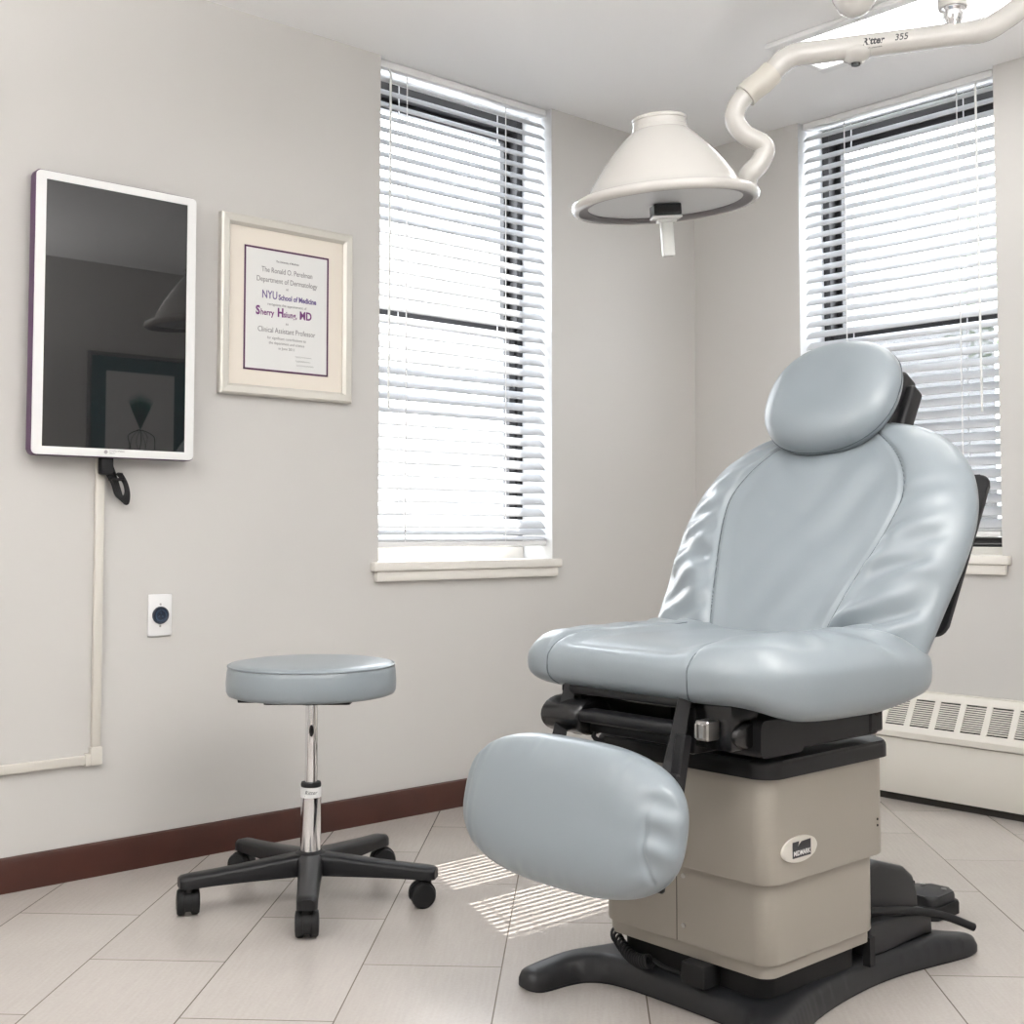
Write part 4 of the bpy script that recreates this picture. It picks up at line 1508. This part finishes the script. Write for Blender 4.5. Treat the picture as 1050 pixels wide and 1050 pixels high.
def foot_h(a, b, t):
    h = 0.060 * max(0, 1 - t ** 3.6) ** (1 / 2.1)
    n1 = fb((a * 14, b * 5, 1.5))
    h += 0.0016 * math.sin(a * 150 + 4 * n1) * sstep(0.62, 0.85, t) * sstep(1, 0.96, t) * (0.4 + 0.6 * n1)
    h += 0.002 * fb((a * 6, b * 6, 0.4))
    # gathered corners of the near end
    c = sstep(-0.17, -0.25, a) * sstep(0.7, 0.9, t)
    h += 0.0035 * c * math.sin(b * 120 + 3 * n1)
    h -= 0.005 * math.exp(-((a + 0.222 + 0.12 * (b / 0.13) ** 2 * 0.4) / 0.005) ** 2) * sstep(1, 0.97, t) * sstep(0.06, 0.0, b)
    return h


cushion('footrest_cushion', fo, (0, 0), FC, BA, FU, FN, foot_h, lambda t: 0.060 * max(0, 1 - t ** 3.6) ** (1 / 2.1), ch, nr=80, nb=24)

# ------------------------------------------------------------------ exam light
# hangs over the chair from the ceiling
LC = Vector((-1.584, -1.224, 1.711))
rt = Vector((0.745, -0.667, 0))
fwv = Vector((0.667, 0.745, 0))
roll, lean = R(4.3), R(4.0)
ax_up = (Vector((0, 0, 1)) - rt * math.tan(roll) - fwv * math.tan(lean)).normalized()
l1 = (rt - ax_up * rt.dot(ax_up)).normalized()
l2 = ax_up.cross(l1)
LM = frame_mtx(LC, l1, l2, ax_up) @ Matrix.Scale(1.045, 4)
el = thing('exam_light', (LC.x, LC.y, LC.z - 0.03), 'cream dome exam light on a bent tubular arm from the ceiling', 'lamp')
put('dome', lathe([(0.203, 0.008), (0.196, 0.014), (0.184, 0.022), (0.176, 0.031), (0.168, 0.045), (0.153, 0.067), (0.137, 0.0895), (0.118, 0.112), (0.101, 0.131), (0.084, 0.148), (0.070, 0.160), (0.0625, 0.166), (0.050, 0.170), (0.0, 0.171)], LM, 96), 'enamel', el, smooth=60)
put('top_collar', lathe([(0.0645, 0.164), (0.0645, 0.172), (0.0625, 0.1735), (0.0625, 0.186), (0.0645, 0.1875), (0.0645, 0.1925), (0.060, 0.196), (0.0, 0.196)], LM, 48), 'enamel', el, smooth=35)
put('rim', lathe([(0.202, -0.013), (0.211, -0.0145), (0.217, -0.010), (0.2195, -0.002), (0.2175, 0.006), (0.211, 0.0105), (0.200, 0.0115)], LM, 96, cap=False), 'enamel', el, smooth=60)
put('gasket_ring', lathe([(0.180, 0.000), (0.181, -0.006), (0.184, -0.0085), (0.203, -0.0135), (0.206, -0.011)], LM, 96, cap=False), 'lens_ring', el, smooth=40)
put('lens', lathe([(0.0, -0.006), (0.08, -0.0058), (0.1815, -0.004), (0.1815, 0.0), (0.0, 0.0)], LM, 72), 'lens', el, smooth=40)
vb = LM @ Matrix.Rotation(R(8), 4, 'Z')
put('vent_box', bx(-0.033, 0.033, -0.022, 0.022, -0.034, -0.008, 0.002, 1, vb), 'black_gloss', el)
bm = bmesh.new()
add_box(bm, -0.035, 0.035, -0.020, 0.020, -0.041, -0.034, 0.003, 2, vb)
add_box(bm, -0.022, 0.022, -0.015, 0.015, -0.050, -0.041, 0.003, 2, vb)
add_box(bm, -0.0145, 0.0145, -0.011, 0.011, -0.128, -0.046, 0.004, 2, vb)
put('handle', bm, 'handle', el, smooth=38)
TP = [(-1.46, -1.33, 1.730), (-1.435, -1.362, 1.772), (-1.416, -1.381, 1.803), (-1.406, -1.392, 1.837), (-1.416, -1.384, 1.855), (-1.445, -1.36, 1.875), (-1.462, -1.346, 1.906), (-1.462, -1.349, 1.937), (-1.452, -1.36, 1.961),
      (-1.433, -1.378, 1.987), (-1.416, -1.395, 2.004), (-1.392, -1.418, 2.037), (-1.379, -1.432, 2.056), (-1.356, -1.453, 2.07), (-1.315, -1.49, 2.077), (-1.233, -1.565, 2.091), (-1.156, -1.634, 2.104), (-1.084, -1.699, 2.117),
      (-1.047, -1.733, 2.122), (-1.015, -1.762, 2.13), (-0.982, -1.793, 2.156), (-0.944, -1.83, 2.199), (-0.905, -1.872, 2.287)]
TP = [Vector(p) for p in TP]
TP[0] = LC + l1 * 0.207 + l2 * 0.03 + ax_up * 0.008
sp = smooth_path(TP, 5)
put('arm', tube(sp, [0.0245 + 0.0035 * sstep(40, 62, i) for i in range(len(sp))], 24), 'enamel', el, smooth=60)
sv = [TP[8].lerp(TP[9], 0.3), TP[9], TP[10], TP[11].lerp(TP[10], 0.3)]
put('arm_sleeve', tube(sv, 0.0305, 28), 'sleeve', el, smooth=50)
# swivel button under the arm
bp_ = Vector((-1.249, -1.549, 2.062))
put('tension_knob', lathe([(0.0, -0.014), (0.016, -0.014), (0.020, -0.010), (0.030, -0.004), (0.0375, 0.006), (0.037, 0.012), (0.028, 0.024)], Matrix.Translation(bp_), 28), 'enamel', el, smooth=45)
put('knob_screw', lathe([(0.0, -0.019), (0.0105, -0.019), (0.012, -0.012)], Matrix.Translation(bp_), 20), 'black_gloss', el, smooth=40)
# writing on the arm, facing the room
adir = (TP[17] - TP[14]).normalized()
vdir = Vector((-3.859, -3.205, 0.905)) - TP[15]
nv = (vdir - adir * vdir.dot(adir)).normalized()
uv = nv.cross(adir)
if uv.z < 0:
    uv = -uv


def wrap_text(bm, s, size, along, upoff, **kw):
    b2 = bmesh.new()
    add_text(b2, s, size, Matrix.Identity(4), 'LEFT', **kw)
    base = TP[14] + (TP[15] - TP[14]) * 1.0
    r = 0.0284
    for v in b2.verts:
        a = (v.co.y + upoff) / r
        v.co = TP[14].lerp(TP[17], 0.0) + adir * (v.co.x + along) + (nv * math.cos(a) + uv * math.sin(a)) * (r + v.co.z)
    me = bpy.data.meshes.new('tmp')
    b2.to_mesh(me)
    b2.free()
    bm.from_mesh(me)
    bpy.data.meshes.remove(me)


bm = bmesh.new()
wrap_text(bm, 'Ritter', 0.0235, 0.097, 0.003, shear=0.3, bold=0.0009, xs=0.95)
wrap_text(bm, 'by MIDMARK', 0.008, 0.102, -0.0065, bold=0.0002, xs=0.95)
put('maker_lettering', bm, 'print', el, recalc=False)
bm = bmesh.new()
wrap_text(bm, '355', 0.0235, 0.176, 0.004, shear=0.3, bold=0.0002, xs=0.95)
put('model_number', bm, 'print', el, recalc=False)
# post to the ceiling
pp = Vector((-1.074, -1.711, 2.128))
PM = Matrix.Translation(pp)
put('swivel_joint', lathe([(0.014, 0.0), (0.020, 0.022), (0.024, 0.030), (0.024, 0.046), (0.030, 0.052), (0.030, 0.056)], PM, 24), 'chrome', el, smooth=40)
put('drop_post', lathe([(0.0300, 0.0555), (0.0345, 0.0555), (0.0350, 0.060), (0.0365, 0.14), (0.0365, H - pp.z - 0.03)], PM, 32), 'enamel', el, smooth=40)
put('ceiling_flange', lathe([(0.05, H - pp.z - 0.032), (0.09, H - pp.z - 0.02), (0.095, H - pp.z - 0.001)], PM, 40), 'enamel', el, smooth=40)
ck = Vector((-1.256, -1.553, 2.215))
put('counterweight', lathe([(0.0, -0.044), (0.012, -0.042), (0.030, -0.030), (0.0425, -0.008), (0.045, 0.012), (0.040, 0.04), (0.0, 0.05)], Matrix.Translation(ck) @ Matrix.Scale(1.25, 4), 36), 'enamel', el, smooth=50)
put('counterweight_arm', tube([ck + Vector((0, 0, 0.03)), pp + Vector((0, 0, 0.115))], 0.016, 16), 'enamel', el, smooth=60)
